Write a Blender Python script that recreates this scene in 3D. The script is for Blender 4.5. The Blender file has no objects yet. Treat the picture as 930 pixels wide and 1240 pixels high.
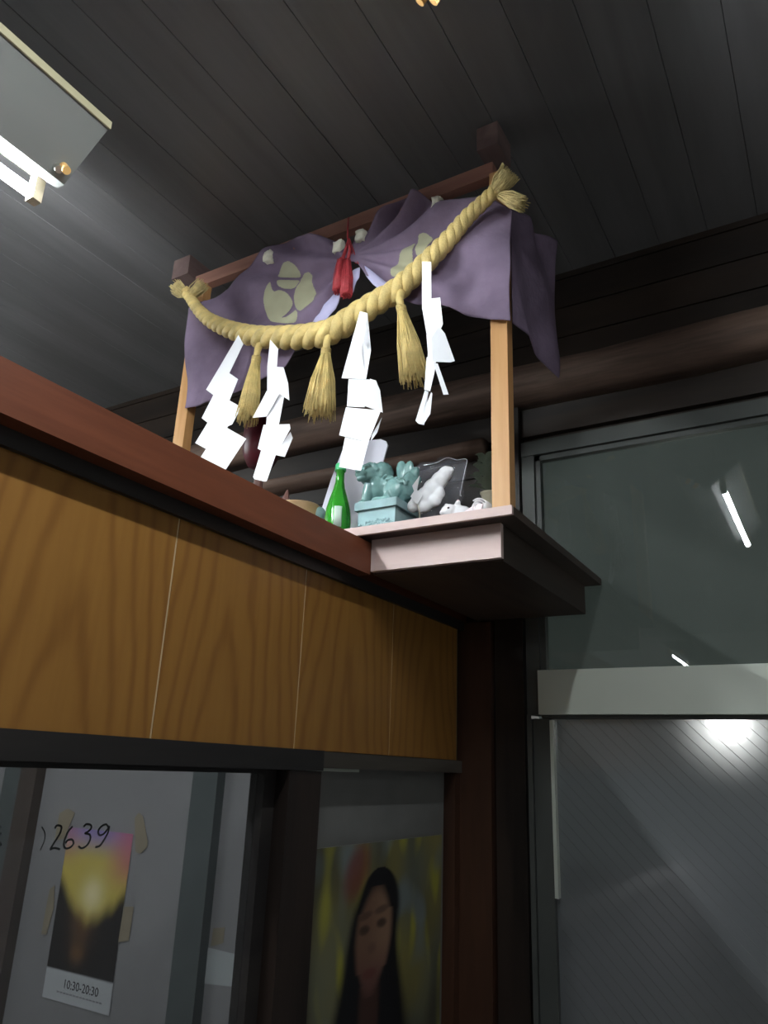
import bpy, bmesh, math, random
from math import sin, cos, pi, radians, exp, atan2, hypot
from mathutils import Vector, Matrix, noise
random.seed(7)
scene = bpy.context.scene
C = scene.collection

# ------------------------------------------------------------------ camera
FOC, YAW, PITCH, ROLL = [910.25769, 0.54515, 0.32919, 0.04043]          # focal length in pixels of the 930x1240 frame, radians
cam_d = bpy.data.cameras.new('camera'); cam = bpy.data.objects.new('camera', cam_d); C.objects.link(cam)
cam_d.sensor_fit = 'VERTICAL'; cam_d.sensor_height = 24.0; cam_d.lens = FOC*24.0/1240
fw = Vector((-sin(YAW)*cos(PITCH), cos(YAW)*cos(PITCH), sin(PITCH)))
rt = Vector((cos(YAW), sin(YAW), 0)); up = rt.cross(fw)
cr = rt*cos(ROLL)+up*sin(ROLL); cu = up*cos(ROLL)-rt*sin(ROLL)
M = Matrix((cr, cu, -fw)).transposed().to_4x4(); M.translation = (0, 0, 1.6)
cam.matrix_world = M; cam_d.clip_start = 0.02
scene.camera = cam

# ------------------------------------------------------------------ world, exposure
w = bpy.data.worlds.new('night'); scene.world = w; w.use_nodes = True
w.node_tree.nodes['Background'].inputs[0].default_value = (0.85, 1.0, 0.95, 1)
w.node_tree.nodes['Background'].inputs[1].default_value = 0.05
vs = scene.view_settings
vs.view_transform = 'Standard'; vs.look = 'None'; vs.gamma = 1; vs.use_curve_mapping = False
vs.exposure = 0.0
TUBE_A, TUBE_B, TUBE_C, FILL_D, FILL_E = 420.0, 180.0, 170.0, 180.0, 60.0      # radiance of the fluorescent tubes, the last two being added fill

# ------------------------------------------------------------------ materials
def nmat(name):
    m = bpy.data.materials.new(name); m.use_nodes = True
    nt = m.node_tree; return m, nt, nt.nodes['Principled BSDF'], nt.nodes, nt.links

def mat(name, col, rough=.6, var=.12, scale=8., spec=.4, metal=0., bump=0., bscale=60., coat=0., stretch=(1,1,1), trans=0., ior=1.45, sss=0.):
    m, nt, b, N, L = nmat(name)
    tc = N.new('ShaderNodeTexCoord'); mp = N.new('ShaderNodeMapping'); mp.inputs['Scale'].default_value = stretch
    L.new(tc.outputs['Object'], mp.inputs[0])
    nz = N.new('ShaderNodeTexNoise'); nz.inputs['Scale'].default_value = scale; nz.inputs['Detail'].default_value = 5
    L.new(mp.outputs[0], nz.inputs['Vector'])
    r = N.new('ShaderNodeValToRGB')
    r.color_ramp.elements[0].position = .3; r.color_ramp.elements[1].position = .7
    r.color_ramp.elements[0].color = (*[c*(1-var) for c in col], 1)
    r.color_ramp.elements[1].color = (*[min(1, c*(1+var)) for c in col], 1)
    L.new(nz.outputs[0], r.inputs[0]); L.new(r.outputs[0], b.inputs['Base Color'])
    b.inputs['Roughness'].default_value = rough; b.inputs['Specular IOR Level'].default_value = spec
    b.inputs['Metallic'].default_value = metal; b.inputs['Coat Weight'].default_value = coat
    b.inputs['Coat Roughness'].default_value = .12
    b.inputs['Transmission Weight'].default_value = trans; b.inputs['IOR'].default_value = ior
    if sss: b.inputs['Subsurface Weight'].default_value = sss; b.inputs['Subsurface Scale'].default_value = .01
    if bump:
        n2 = N.new('ShaderNodeTexNoise'); n2.inputs['Scale'].default_value = bscale; n2.inputs['Detail'].default_value = 4
        L.new(mp.outputs[0], n2.inputs['Vector'])
        bp = N.new('ShaderNodeBump'); bp.inputs['Strength'].default_value = bump; bp.inputs['Distance'].default_value = .01
        L.new(n2.outputs[0], bp.inputs['Height']); L.new(bp.outputs[0], b.inputs['Normal'])
    return m

def wood(name, dark, light, axis, scale=1., rough=.45, spec=.4, distort=3., coat=0., ring=9., contrast=.5):
    """grain that runs along one axis: stretched noise rings plus fine pores"""
    m, nt, b, N, L = nmat(name)
    tc = N.new('ShaderNodeTexCoord'); mp = N.new('ShaderNodeMapping')
    s = [ring*scale]*3; s['xyz'.index(axis)] = ring*scale*.09; mp.inputs['Scale'].default_value = s
    L.new(tc.outputs['Object'], mp.inputs[0])
    n1 = N.new('ShaderNodeTexNoise'); n1.inputs['Scale'].default_value = .55; n1.inputs['Detail'].default_value = 2
    n1.inputs['Distortion'].default_value = .6
    L.new(mp.outputs[0], n1.inputs['Vector'])
    mu = N.new('ShaderNodeMath'); mu.operation = 'MULTIPLY'; mu.inputs[1].default_value = distort*4
    L.new(n1.outputs[0], mu.inputs[0])
    sn = N.new('ShaderNodeMath'); sn.operation = 'SINE'; L.new(mu.outputs[0], sn.inputs[0])
    mr = N.new('ShaderNodeMapRange'); mr.inputs[1].default_value = -1; mr.inputs[2].default_value = 1
    L.new(sn.outputs[0], mr.inputs[0])
    n2 = N.new('ShaderNodeTexNoise'); n2.inputs['Scale'].default_value = 6; n2.inputs['Detail'].default_value = 5
    L.new(mp.outputs[0], n2.inputs['Vector'])
    mx = N.new('ShaderNodeMix'); mx.inputs[0].default_value = contrast
    L.new(n2.outputs[0], mx.inputs[2]); L.new(mr.outputs[0], mx.inputs[3])
    r = N.new('ShaderNodeValToRGB'); r.color_ramp.elements[0].position = .2; r.color_ramp.elements[1].position = .8
    r.color_ramp.elements[0].color = (*dark, 1); r.color_ramp.elements[1].color = (*light, 1)
    L.new(mx.outputs[0], r.inputs[0]); L.new(r.outputs[0], b.inputs['Base Color'])
    b.inputs['Roughness'].default_value = rough; b.inputs['Specular IOR Level'].default_value = spec
    b.inputs['Coat Weight'].default_value = coat; b.inputs['Coat Roughness'].default_value = .25
    bp = N.new('ShaderNodeBump'); bp.inputs['Strength'].default_value = .08; bp.inputs['Distance'].default_value = .004
    L.new(n2.outputs[0], bp.inputs['Height']); L.new(bp.outputs[0], b.inputs['Normal'])
    return m

def emit(name, col, s):
    m, nt, b, N, L = nmat(name)
    b.inputs['Base Color'].default_value = (.8, .8, .8, 1)
    b.inputs['Emission Color'].default_value = (*col, 1); b.inputs['Emission Strength'].default_value = s
    return m

def glass(name, tint, dust, dustcol, rough=.0, blur=0., ior=1.5):
    """thin pane: clear (or blurred) transmission, a film of dust, fresnel reflection"""
    m, nt, b, N, L = nmat(name); N.remove(b); out = N['Material Output']
    if blur:
        t = N.new('ShaderNodeBsdfRefraction'); t.inputs['IOR'].default_value = 1.25; t.inputs['Roughness'].default_value = blur
    else:
        t = N.new('ShaderNodeBsdfTransparent')
    t.inputs['Color'].default_value = (*tint, 1)
    if blur:                                        # the ribbed figure scatters part of the light wide
        t2 = N.new('ShaderNodeBsdfRefraction'); t2.inputs['IOR'].default_value = 1.25; t2.inputs['Roughness'].default_value = .5
        t2.inputs['Color'].default_value = (*tint, 1); tm = N.new('ShaderNodeMixShader'); tm.inputs[0].default_value = .3
        L.new(t.outputs[0], tm.inputs[1]); L.new(t2.outputs[0], tm.inputs[2]); t = tm
    d = N.new('ShaderNodeBsdfDiffuse')
    tc = N.new('ShaderNodeTexCoord'); nz = N.new('ShaderNodeTexNoise'); nz.inputs['Scale'].default_value = 3; nz.inputs['Detail'].default_value = 6
    L.new(tc.outputs['Object'], nz.inputs['Vector'])
    r = N.new('ShaderNodeValToRGB'); r.color_ramp.elements[0].color = (*[c*.75 for c in dustcol], 1); r.color_ramp.elements[1].color = (*dustcol, 1)
    L.new(nz.outputs[0], r.inputs[0]); L.new(r.outputs[0], d.inputs['Color'])
    m1 = N.new('ShaderNodeMixShader'); m1.inputs[0].default_value = dust
    L.new(t.outputs[0], m1.inputs[1]); L.new(d.outputs[0], m1.inputs[2])
    g = N.new('ShaderNodeBsdfGlossy'); g.inputs['Roughness'].default_value = rough
    fr = N.new('ShaderNodeFresnel'); fr.inputs['IOR'].default_value = ior
    ge = N.new('ShaderNodeNewGeometry'); inv = N.new('ShaderNodeMath'); inv.operation = 'SUBTRACT'; inv.inputs[0].default_value = 1
    L.new(ge.outputs['Backfacing'], inv.inputs[1]); fm = N.new('ShaderNodeMath'); fm.operation = 'MULTIPLY'
    L.new(fr.outputs[0], fm.inputs[0]); L.new(inv.outputs[0], fm.inputs[1])      # reflect once, on the outer face
    m2 = N.new('ShaderNodeMixShader'); L.new(fm.outputs[0], m2.inputs[0])
    L.new(m1.outputs[0], m2.inputs[1]); L.new(g.outputs[0], m2.inputs[2])
    L.new(m2.outputs[0], out.inputs['Surface'])
    return m

def printed(name, rough=.5, spec=.3, attr='print'):
    m, nt, b, N, L = nmat(name)
    a = N.new('ShaderNodeVertexColor'); a.layer_name = attr
    L.new(a.outputs[0], b.inputs['Base Color']); b.inputs['Roughness'].default_value = rough; b.inputs['Specular IOR Level'].default_value = spec
    return m

DARKW = wood('dark_stained_wood', (.010,.007,.006), (.028,.018,.014), 'z', rough=.4)
DARKX = wood('dark_beam_wood', (.014,.010,.008), (.032,.021,.015), 'x', rough=.45)
BEAMB = wood('rough_brown_timber', (.075,.045,.032), (.22,.14,.105), 'x', rough=.7, ring=14)
CEIL = wood('ceiling_board_wood', (.115,.112,.112), (.155,.150,.152), 'y', rough=.38, spec=.5)
POST_R = wood('reddish_dark_wood', (.020,.009,.006), (.06,.026,.015), 'z', rough=.4)
HEADW = wood('painted_dark_wood', (.014,.012,.012), (.028,.024,.022), 'y', rough=.45)
LEDGE = wood('worn_grey_wood', (.05,.042,.034), (.10,.085,.07), 'y', rough=.6)
CAPW = wood('red_brown_varnished_wood', (.10,.028,.012), (.18,.054,.025), 'y', rough=.5, spec=.3, contrast=.35)
def plywood():
    """veneer with cathedral figure: nested arches in every panel"""
    m, nt, b, N, L = nmat('varnished_plywood')
    def mth(op, a, c=None):
        n = N.new('ShaderNodeMath'); n.operation = op
        for k, v in enumerate((a, c)):
            if v is None: continue
            if isinstance(v, (int, float)): n.inputs[k].default_value = v
            else: L.new(v, n.inputs[k])
        return n.outputs[0]
    tc = N.new('ShaderNodeTexCoord'); sp = N.new('ShaderNodeSeparateXYZ'); L.new(tc.outputs['Object'], sp.inputs[0])
    def nz(scale, vec, det=3):
        mp = N.new('ShaderNodeMapping'); mp.inputs['Scale'].default_value = vec; L.new(tc.outputs['Object'], mp.inputs[0])
        n = N.new('ShaderNodeTexNoise'); n.inputs['Scale'].default_value = scale; n.inputs['Detail'].default_value = det; L.new(mp.outputs[0], n.inputs['Vector']); return n.outputs[0]
    pan = mth('DIVIDE', mth('SUBTRACT', sp.outputs['Y'], 1.133), .483)
    t = mth('SUBTRACT', mth('FRACT', pan), mth('ADD', .38, mth('MULTIPLY', mth('FRACT', mth('MULTIPLY', mth('FLOOR', pan), .37)), .25)))
    wob = nz(3.2, (1, 1, .45), 3)
    v = mth('ADD', mth('ADD', mth('MULTIPLY', mth('POWER', mth('ABSOLUTE', t), 1.5), 2.6), mth('MULTIPLY', sp.outputs['Z'], .62)), mth('MULTIPLY', wob, .75))
    sn = mth('SINE', mth('MULTIPLY', v, 26.0))
    fine = nz(9.0, (6, 6, .5), 5)
    f = mth('ADD', mth('MULTIPLY', mth('POWER', mth('MULTIPLY', mth('ADD', sn, 1), .5), 3.0), .5), mth('MULTIPLY', fine, .6))
    rr = N.new('ShaderNodeValToRGB'); rr.color_ramp.elements[0].position = .12; rr.color_ramp.elements[1].position = .85
    rr.color_ramp.elements[0].color = (.285, .135, .030, 1); rr.color_ramp.elements[1].color = (.205, .088, .019, 1)
    L.new(f, rr.inputs[0]); L.new(rr.outputs[0], b.inputs['Base Color'])
    b.inputs['Roughness'].default_value = .4; b.inputs['Specular IOR Level'].default_value = .35
    return m
PLY = plywood()
SEAM = mat('pale_joint', (.46,.34,.20), .6)
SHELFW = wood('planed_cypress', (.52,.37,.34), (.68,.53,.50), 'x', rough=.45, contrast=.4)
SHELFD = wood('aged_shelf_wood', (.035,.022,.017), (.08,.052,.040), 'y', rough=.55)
POSTW = wood('honey_post_wood', (.47,.235,.085), (.64,.37,.17), 'z', rough=.45, contrast=.4)
RAILW = wood('brown_rail_wood', (.26,.125,.095), (.42,.22,.165), 'x', rough=.5)
HORNW = wood('dusty_rail_wood', (.13,.085,.08), (.22,.15,.14), 'y', rough=.6)
ALU = mat('aged_aluminium', (.56,.59,.52), .42, .05, 3., .5, .2)
ALUD = mat('dull_aluminium', (.10,.105,.10), .5, .08, 4., .4, .5)
CONC = mat('concrete_floor', (.28,.27,.26), .8, .2, 3., bump=.2)
PLASTER = mat('grey_plaster', (.42,.41,.40), .85, .1, 4.)
WAINSCOT = mat('pale_wainscot', (.55,.54,.57), .5, .05, 2.)
ENAMEL = mat('old_grey_enamel', (.20,.205,.195), .45, .04, 5., .5)
EDGEY = mat('yellowed_enamel', (.44,.40,.26), .4, .06, 6.)
SOCK = mat('cream_plastic', (.72,.62,.45), .45)
TIN = mat('tin', (.7,.68,.62), .3, metal=.9)
STARTC = mat('starter_amber', (.80,.48,.18), .35)
CLOTH = mat('purple_cloth', (.185,.138,.200), .9, .28, 5., .15, bump=.55, bscale=24)
LINING = mat('lavender_lining', (.42,.40,.58), .8, .1, 8., .2)
CRESTM = mat('undyed_crest', (.36,.35,.24), .85, .08, 10., .2)
TIEM = mat('cream_cord', (.72,.70,.58), .8, .1, 60.)
REDM = mat('red_silk', (.36,.035,.045), .6, .2, 60., bump=.3, bscale=150)
STRAW = mat('golden_straw', (.62,.47,.185), .55, .22, 26., .4, bump=.35, bscale=160)
STRAWD = mat('dry_straw', (.50,.40,.18), .7, .25, 50.)
PAPER = mat('white_paper', (.90,.90,.93), .7, .01, 3., .2)
CELA = mat('celadon_glaze', (.20,.36,.345), .16, .25, 22., .6, coat=.5, bump=.15, bscale=40)
CELAL = mat('pale_celadon_glaze', (.36,.53,.55), .14, .12, 20., .6, coat=.5)
BOTTLE = mat('green_glass', (.07,.58,.05), .06, .05, 4., .6, trans=.55, ior=1.5, coat=.4)
CAPM = mat('green_cap', (.05,.50,.18), .3, .05)
LABELP = mat('pale_label', (.62,.78,.66), .6, .05)
TABLET = mat('white_board', (.74,.73,.82), .4, .02)
WHITEC = mat('white_china', (.84,.82,.84), .25, .03, 5., .5, coat=.3)
PINKC = mat('pink_glaze', (.85,.55,.60), .4)
DARKD = mat('dark_ink', (.02,.02,.025), .6)
WRAP = mat('milky_plastic', (.93,.93,.96), .3, .02, 20.)
BEIGE = mat('beige_ceramic', (.52,.46,.33), .4, .1)
LEAF = mat('dusty_green_leaf', (.24,.28,.21), .6, .2, 15.)
TRAYW = wood('pale_bent_wood', (.45,.28,.14), (.65,.45,.26), 'y', rough=.5)
SPIKE = wood('red_twig_wood', (.14,.06,.05), (.25,.12,.10), 'z')
DKRED = mat('dark_red_lacquer', (.09,.008,.015), .4)
TAPE = mat('brown_masking_tape', (.28,.24,.17), .6, .1)
FROST = mat('frosted_white_panel', (.26,.258,.265), .5, .06, 2.)
MULL = mat('grey_mullion', (.085,.10,.10), .5, .05)
MULLB = mat('brown_mullion', (.07,.052,.045), .6, .1)
SLIP = mat('pale_notice_paper', (.44,.47,.48), .6, .03)
INK = mat('black_marker', (.012,.012,.013), .6, .05)
GREYBD = mat('grey_board', (.15,.148,.14), .6, .08)
LAMPW = emit('lamp_glow', (1, .98, .93), 40.)
GLASS1 = glass('office_glass', (.69,.69,.69), .05, (.30,.31,.32))
GLASS2 = glass('transom_glass', (.80,.85,.82), .22, (.25,.27,.25))
GLASS3 = glass('wired_pattern_glass', (.75,.77,.78), .30, (.36,.37,.39), rough=.09, blur=.16, ior=1.85)
WIREM = mat('wire', (.16,.16,.16), .6)
CLEARBAG = None
def clearbag():
    m, nt, b, N, L = nmat('clear_film'); N.remove(b); out = N['Material Output']
    t = N.new('ShaderNodeBsdfTransparent'); t.inputs[0].default_value = (.93,.93,.96,1)
    g = N.new('ShaderNodeBsdfGlossy'); g.inputs['Roughness'].default_value = .12
    d = N.new('ShaderNodeBsdfDiffuse'); d.inputs[0].default_value = (.7,.7,.8,1)
    a = N.new('ShaderNodeMixShader'); a.inputs[0].default_value = .07; L.new(t.outputs[0], a.inputs[1]); L.new(d.outputs[0], a.inputs[2])
    ge = N.new('ShaderNodeNewGeometry'); im = N.new('ShaderNodeMapRange'); im.inputs[3].default_value = 1.5; im.inputs[4].default_value = 1/1.5
    L.new(ge.outputs['Backfacing'], im.inputs[0])
    f = N.new('ShaderNodeFresnel'); L.new(im.outputs[0], f.inputs[0])             # same on both sides of the film
    x = N.new('ShaderNodeMixShader'); L.new(f.outputs[0], x.inputs[0]); L.new(a.outputs[0], x.inputs[1]); L.new(g.outputs[0], x.inputs[2])
    L.new(x.outputs[0], out.inputs[0]); return m
CLEARBAG = clearbag()

# ------------------------------------------------------------------ helpers
def link(name, me, m, parent=None):
    o = bpy.data.objects.new(name, me); C.objects.link(o)
    if m: me.materials.append(m)
    if parent is not None:
        o.parent = parent
        loc = parent.get('_loc')
        if loc is None: o.matrix_parent_inverse = Matrix.Identity(4)
        else: o.matrix_parent_inverse = Matrix.Translation(-Vector(loc))
        # sub-parts hang on parts whose origin is the world origin
    return o

def obj(name, bm, m, parent=None, smooth=False, bevel=0.):
    if bevel:
        bmesh.ops.bevel(bm, geom=[e for e in bm.edges if len(e.link_faces) == 2 and e.calc_face_angle(0) > .6], offset=bevel, segments=2, affect='EDGES', profile=.6)
    bmesh.ops.recalc_face_normals(bm, faces=bm.faces)
    me = bpy.data.meshes.new(name); bm.to_mesh(me); bm.free()
    if smooth:
        for p in me.polygons: p.use_smooth = True
    return link(name, me, m, parent)

def tag(o, label, cat, group=None):
    o['label'] = label; o['category'] = cat
    if group: o['group'] = group
    return o

def thing(name, loc, label, cat, group=None):
    o = bpy.data.objects.new(name, None); C.objects.link(o); o.location = loc; o.empty_display_size = .05
    o['_loc'] = list(loc)
    return tag(o, label, cat, group)

def struct(name, bm, m, **k):
    o = obj(name, bm, m, **k)
    if not k.get('parent'): o['kind'] = 'structure'
    return o

def B(*boxes):
    bm = bmesh.new()
    for b in boxes: add_box(bm, *b)
    return bm

def add_box(bm, x0, x1, y0, y1, z0, z1):
    v = [bm.verts.new((x, y, z)) for x in (x0, x1) for y in (y0, y1) for z in (z0, z1)]
    for f in ((0,1,3,2),(4,6,7,5),(0,4,5,1),(2,3,7,6),(0,2,6,4),(1,5,7,3)): bm.faces.new([v[i] for i in f])

def frame_of(t):
    t = t.normalized(); a = Vector((0,0,1)) if abs(t.z) < .9 else Vector((1,0,0))
    n = t.cross(a).normalized(); return n, t.cross(n).normalized()

def add_tube(bm, pts, rad, seg=8, cap=True):
    pts = [Vector(p) for p in pts]; n = len(pts)
    if not hasattr(rad, '__len__'): rad = [rad]*n
    rings = []; N0 = None
    for i, p in enumerate(pts):
        t = (pts[min(i+1, n-1)]-pts[max(i-1, 0)])
        if N0 is None: N0, _ = frame_of(t)
        t = t.normalized(); N0 = (N0-t*N0.dot(t)).normalized(); b = t.cross(N0)
        rings.append([bm.verts.new(p+(N0*cos(2*pi*k/seg)+b*sin(2*pi*k/seg))*rad[i]) for k in range(seg)])
    for a, b in zip(rings, rings[1:]):
        for k in range(seg): bm.faces.new((a[k], a[(k+1) % seg], b[(k+1) % seg], b[k]))
    if cap:
        bm.faces.new(rings[0][::-1]); bm.faces.new(rings[-1])

def add_lathe(bm, prof, c, seg=28, tilt=None):
    """prof: (radius, height); c the base centre"""
    rings = []
    for r, h in prof:
        rings.append([bm.verts.new((c[0]+r*cos(2*pi*k/seg), c[1]+r*sin(2*pi*k/seg), c[2]+h)) for k in range(seg)])
    for a, b in zip(rings, rings[1:]):
        for k in range(seg): bm.faces.new((a[k], a[(k+1) % seg], b[(k+1) % seg], b[k]))
    bm.faces.new(rings[0][::-1]); bm.faces.new(rings[-1])

def add_ball(bm, c, r, rot=0., sub=2, nz=0., axis='Z'):
    if not hasattr(r, '__len__'): r = (r, r, r)
    g = bmesh.ops.create_icosphere(bm, subdivisions=sub, radius=1)
    R = Matrix.Rotation(rot, 3, axis)
    for v in g['verts']:
        p = v.co.copy()
        if nz: p *= 1+nz*noise.noise(p*2.5+Vector(c)*9)
        v.co = R @ Vector((p.x*r[0], p.y*r[1], p.z*r[2]))+Vector(c)

def add_plate(bm, poly, off):
    """closed slab: polygon of 3D points and its thickness vector"""
    off = Vector(off); a = [bm.verts.new(p) for p in poly]; b = [bm.verts.new(Vector(p)+off) for p in poly]; n = len(poly)
    bm.faces.new(a); bm.faces.new(b[::-1])
    for i in range(n): bm.faces.new((a[i], b[i], b[(i+1) % n], a[(i+1) % n]))

def smooth_path(pts, n):
    """Catmull-Rom through the points, n samples"""
    P = [Vector(p) for p in pts]; P = [P[0]*2-P[1]]+P+[P[-1]*2-P[-2]]; out = []
    segs = len(P)-3
    for i in range(n):
        u = i/(n-1)*segs; k = min(int(u), segs-1); t = u-k
        a, b, c, d = P[k:k+4]
        out.append(.5*((2*b)+(c-a)*t+(2*a-5*b+4*c-d)*t*t+(3*b-a-3*c+d)*t**3))
    return out

def sheet(name, x0, x1, z0, z1, plane, at, paint, nu, nv, m, parent, thick=.0015):
    """flat printed sheet: grid with a painted colour per corner, in the plane plane=at ('x' or 'y')"""
    bm = bmesh.new(); col = bm.loops.layers.float_color.new('print')
    def P(u, v, d=0): 
        a = x0+(x1-x0)*u; z = z0+(z1-z0)*v
        return (a, at+d, z) if plane == 'y' else (at-d, a, z)
    V = [[bm.verts.new(P(i/nu, j/nv)) for j in range(nv+1)] for i in range(nu+1)]
    for i in range(nu):
        for j in range(nv):
            f = bm.faces.new((V[i][j], V[i+1][j], V[i+1][j+1], V[i][j+1]))
            for l, (a, b) in zip(f.loops, ((i,j),(i+1,j),(i+1,j+1),(i,j+1))): l[col] = (*paint(x0+(x1-x0)*a/nu, z0+(z1-z0)*b/nv), 1)
    W = [bm.verts.new(P(a, b, thick)) for a, b in ((0,0),(1,0),(1,1),(0,1))]
    f = bm.faces.new(W[::-1])
    for l in f.loops: l[col] = (.5,.5,.5,1)
    me = bpy.data.meshes.new(name); bm.to_mesh(me); bm.free()
    return link(name, me, m, parent)

YR = 2.665          # inner face of the shop-front wall
XP = -1.22          # face of the office partition
CZ = 3.62           # ceiling
XW, XE, YB = -4.6, 2.3, -6.3

# ------------------------------------------------------------------ room shell
struct('floor', B((XW, XE, YB, YR+.1, -.05, 0)), CONC)
ceil = struct('ceiling', B((XW, XE, YB, YR+.1, CZ+.016, CZ+.06)), DARKX)
bw = .1755; x = -1.4335-bw*18
plank_me = {}
while x < XE-.01:
    bm = B((x+.0006, min(x+bw-.0006, XE), YB, YR, CZ, CZ+.016))
    bmesh.ops.bevel(bm, geom=[e for e in bm.edges if abs(e.verts[0].co.x-e.verts[1].co.x) < 1e-5 and abs(e.verts[0].co.z-CZ) < 1e-5 and abs(e.verts[1].co.z-CZ) < 1e-5], offset=.0014, segments=1, affect='EDGES')
    obj('ceiling_plank', bm, CEIL, ceil); x += bw
struct('wall_rear', B((XW, XE, YB-.1, YB, 0, CZ)), PLASTER)
struct('wall_side', B((XW-.1, XW, YB, YR+.1, 0, CZ)), PLASTER)
struct('wall_east', B((XE, XE+.1, YB, YR+.1, 0, CZ)), PLASTER)

# shop-front wall above the glazing: boards and rough beams
wr = struct('wall_front', B((XW, XE, YR+.03, YR+.1, 2.86, CZ), (XW, -1.0, YR+.03, YR+.1, 2.02, 2.86)), DARKX)
z = 2.05
while z < CZ-.02:
    x1 = -.98 if z < 2.85 else XE
    if not (2.98 < z+.07 < 3.2):
        bm = B((XW, x1, YR, YR+.03, z+.003, min(z+.137, CZ)))
        obj('wall_board', bm, DARKX, wr, bevel=.004)
    z += .14
def rough_beam(x0, x1, zc, h, d, amp, seed):
    bm = bmesh.new(); n = 40; rings = []
    prof = [(0,-.5),(-.55,-.46),(-.9,-.25),(-1,.05),(-.85,.32),(-.5,.48),(0,.5)]
    for i in range(n+1):
        xx = x0+(x1-x0)*i/n; ring = []
        for (dy, dz) in prof:
            q = noise.noise(Vector((xx*1.7+seed, dy*2, dz*3)))
            ring.append(bm.verts.new((xx, YR+dy*d*(1+.25*q), zc+dz*h*(1+.12*q)+amp*noise.noise(Vector((xx*.8, seed, 0))))))
        rings.append(ring)
    for a, b in zip(rings, rings[1:]):
        for k in range(len(prof)): bm.faces.new((a[k], a[(k+1) % len(prof)], b[(k+1) % len(prof)], b[k]))
    bm.faces.new(rings[0]); bm.faces.new(rings[-1][::-1])
    return bm
struct('trim_1', rough_beam(XW, XE, 3.10, .17, .13, .03, 3), BEAMB, smooth=True)
struct('trim_2', rough_beam(XW, -1.12, 2.865, .07, .09, .01, 8), BEAMB, smooth=True)

# ------------------------------------------------------------------ glazed shop front: transom and sliding door
T0, T1 = -.974, XE
win3 = struct('window_1', B((T0, T0+.05, YR-.015, YR+.06, 1.803, 2.86), (T0, T1, YR-.02, YR+.06, 2.80, 2.86)), ALUD, bevel=.003)
obj('glazing_bead', B((T0+.05, T0+.072, YR-.004, YR+.03, 1.96, 2.80), (T0+.05, T1, YR-.004, YR+.03, 2.778, 2.80)), ALUD, win3)
obj('bottom_rail', B((-.925, T1, YR-.035, YR+.06, 1.803, 1.956)), ALU, win3, bevel=.004)
obj('rail_lip', B((-.925, T1, YR-.005, YR+.05, 1.792, 1.803)), ALUD, win3)
obj('pane', B((T0+.06, T1, YR+.012, YR+.016, 1.95, 2.80)), GLASS2, win3)
door = struct('door_1', B((-.955, -.895, YR-.01, YR+.045, 0, 1.79), (T0, -.957, YR-.022, YR+.06, 0, 1.8035)), ALUD, bevel=.004)
obj('stile_bead', B((-.894, -.882, YR-.013, YR+.03, 1.22, 1.785)), ALU, door, bevel=.002)
obj('pane', B((-.90, 1.4, YR+.012, YR+.017, .12, 1.79)), GLASS3, door)
obj('bottom_rail', B((-.9, 1.4, YR-.005, YR+.04, 0, .14)), ALUD, door)
obj('stile', B((1.4, 1.46, YR-.01, YR+.04, 0, 1.79)), ALUD, door)
bm = bmesh.new()
k = -1.7
while k < 1.3:                       # the diagonal wires cast into the pane
    a, b = Vector((k, YR+.0095, 1.79)), Vector((k+1.67*.98, YR+.0095, .12))
    t0 = max(0, (-.88-a.x)/(b.x-a.x)); t1 = min(1, (1.39-a.x)/(b.x-a.x))
    if t1 > t0: add_tube(bm, [a.lerp(b, t0), a.lerp(b, t1)], .0008, 4)
    k += .043
wires = obj('wire', bm, WIREM, door); wires['kind'] = 'stuff'
struct('wall_right', B((1.46, XE, YR, YR+.1, 0, 1.80)), PLASTER)

# corner posts where the partition meets the shop front
struct('trim_3', B((-1.262, -1.10, YR-.05, YR+.1, 0, 2.14)), POST_R, bevel=.006)
struct('trim_4', B((-1.09, -.98, YR-.03, YR+.1, 0, 3.02)), DARKW, bevel=.006)

# ------------------------------------------------------------------ shop front seen through the office window (x < -1.34)
w4 = struct('window_2', B((XW, -1.25, YR, YR+.03, 0, 2.02)), FROST)
def mullion(x0, x1, m, d=.05): obj('mullion', B((x0, x1, YR-d, YR, 0, 2.02)), m, w4, bevel=.004)
mullion(-2.52, -2.375, MULL); mullion(-1.95, -1.83, MULL)
mullion(-3.87, -3.73, MULL); mullion(-3.73, -3.60, MULLB, .055)

# ------------------------------------------------------------------ office partition (left wall)
wl = struct('wall_left', B((XP-.10, XP-.012, YB, YR, 1.625, 2.15), (XP-.10, XP-.012, YB, 1.60, 0, .90)), HEADW)
sy = [1.133+.483*k for k in range(-12, 4)]
for a, b in zip(sy, sy[1:]):
    obj('plywood_panel', B((XP-.012, XP, a+.003, min(b-.003, YR-.002), 1.640, 2.150)), PLY, wl, bevel=.0012)
    if b < YR: obj('joint_strip', B((XP-.012, XP-.002, b-.003, b+.003, 1.640, 2.150)), SEAM, wl)
for a, b in zip(sy, sy[1:]):
    if b < 1.7: obj('wainscot_panel', B((XP-.012, XP, a+.002, b-.002, 0, .90)), WAINSCOT, wl)
# cap beam along the partition top, dark strip below it stands in for its shade
obj('cap_beam', B((XP-.115, -1.161, YB, 1.8495, 2.146, 2.244)), CAPW, wl, bevel=.004)
obj('cap_beam', B((XP-.115, XP, 1.852, YR, 2.146, 2.238)), CAPW, wl, bevel=.004)
obj('shade_strip', B((XP, XP+.014, YB, YR-.05, 2.112, 2.146)), HEADW, wl, bevel=.002)
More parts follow.
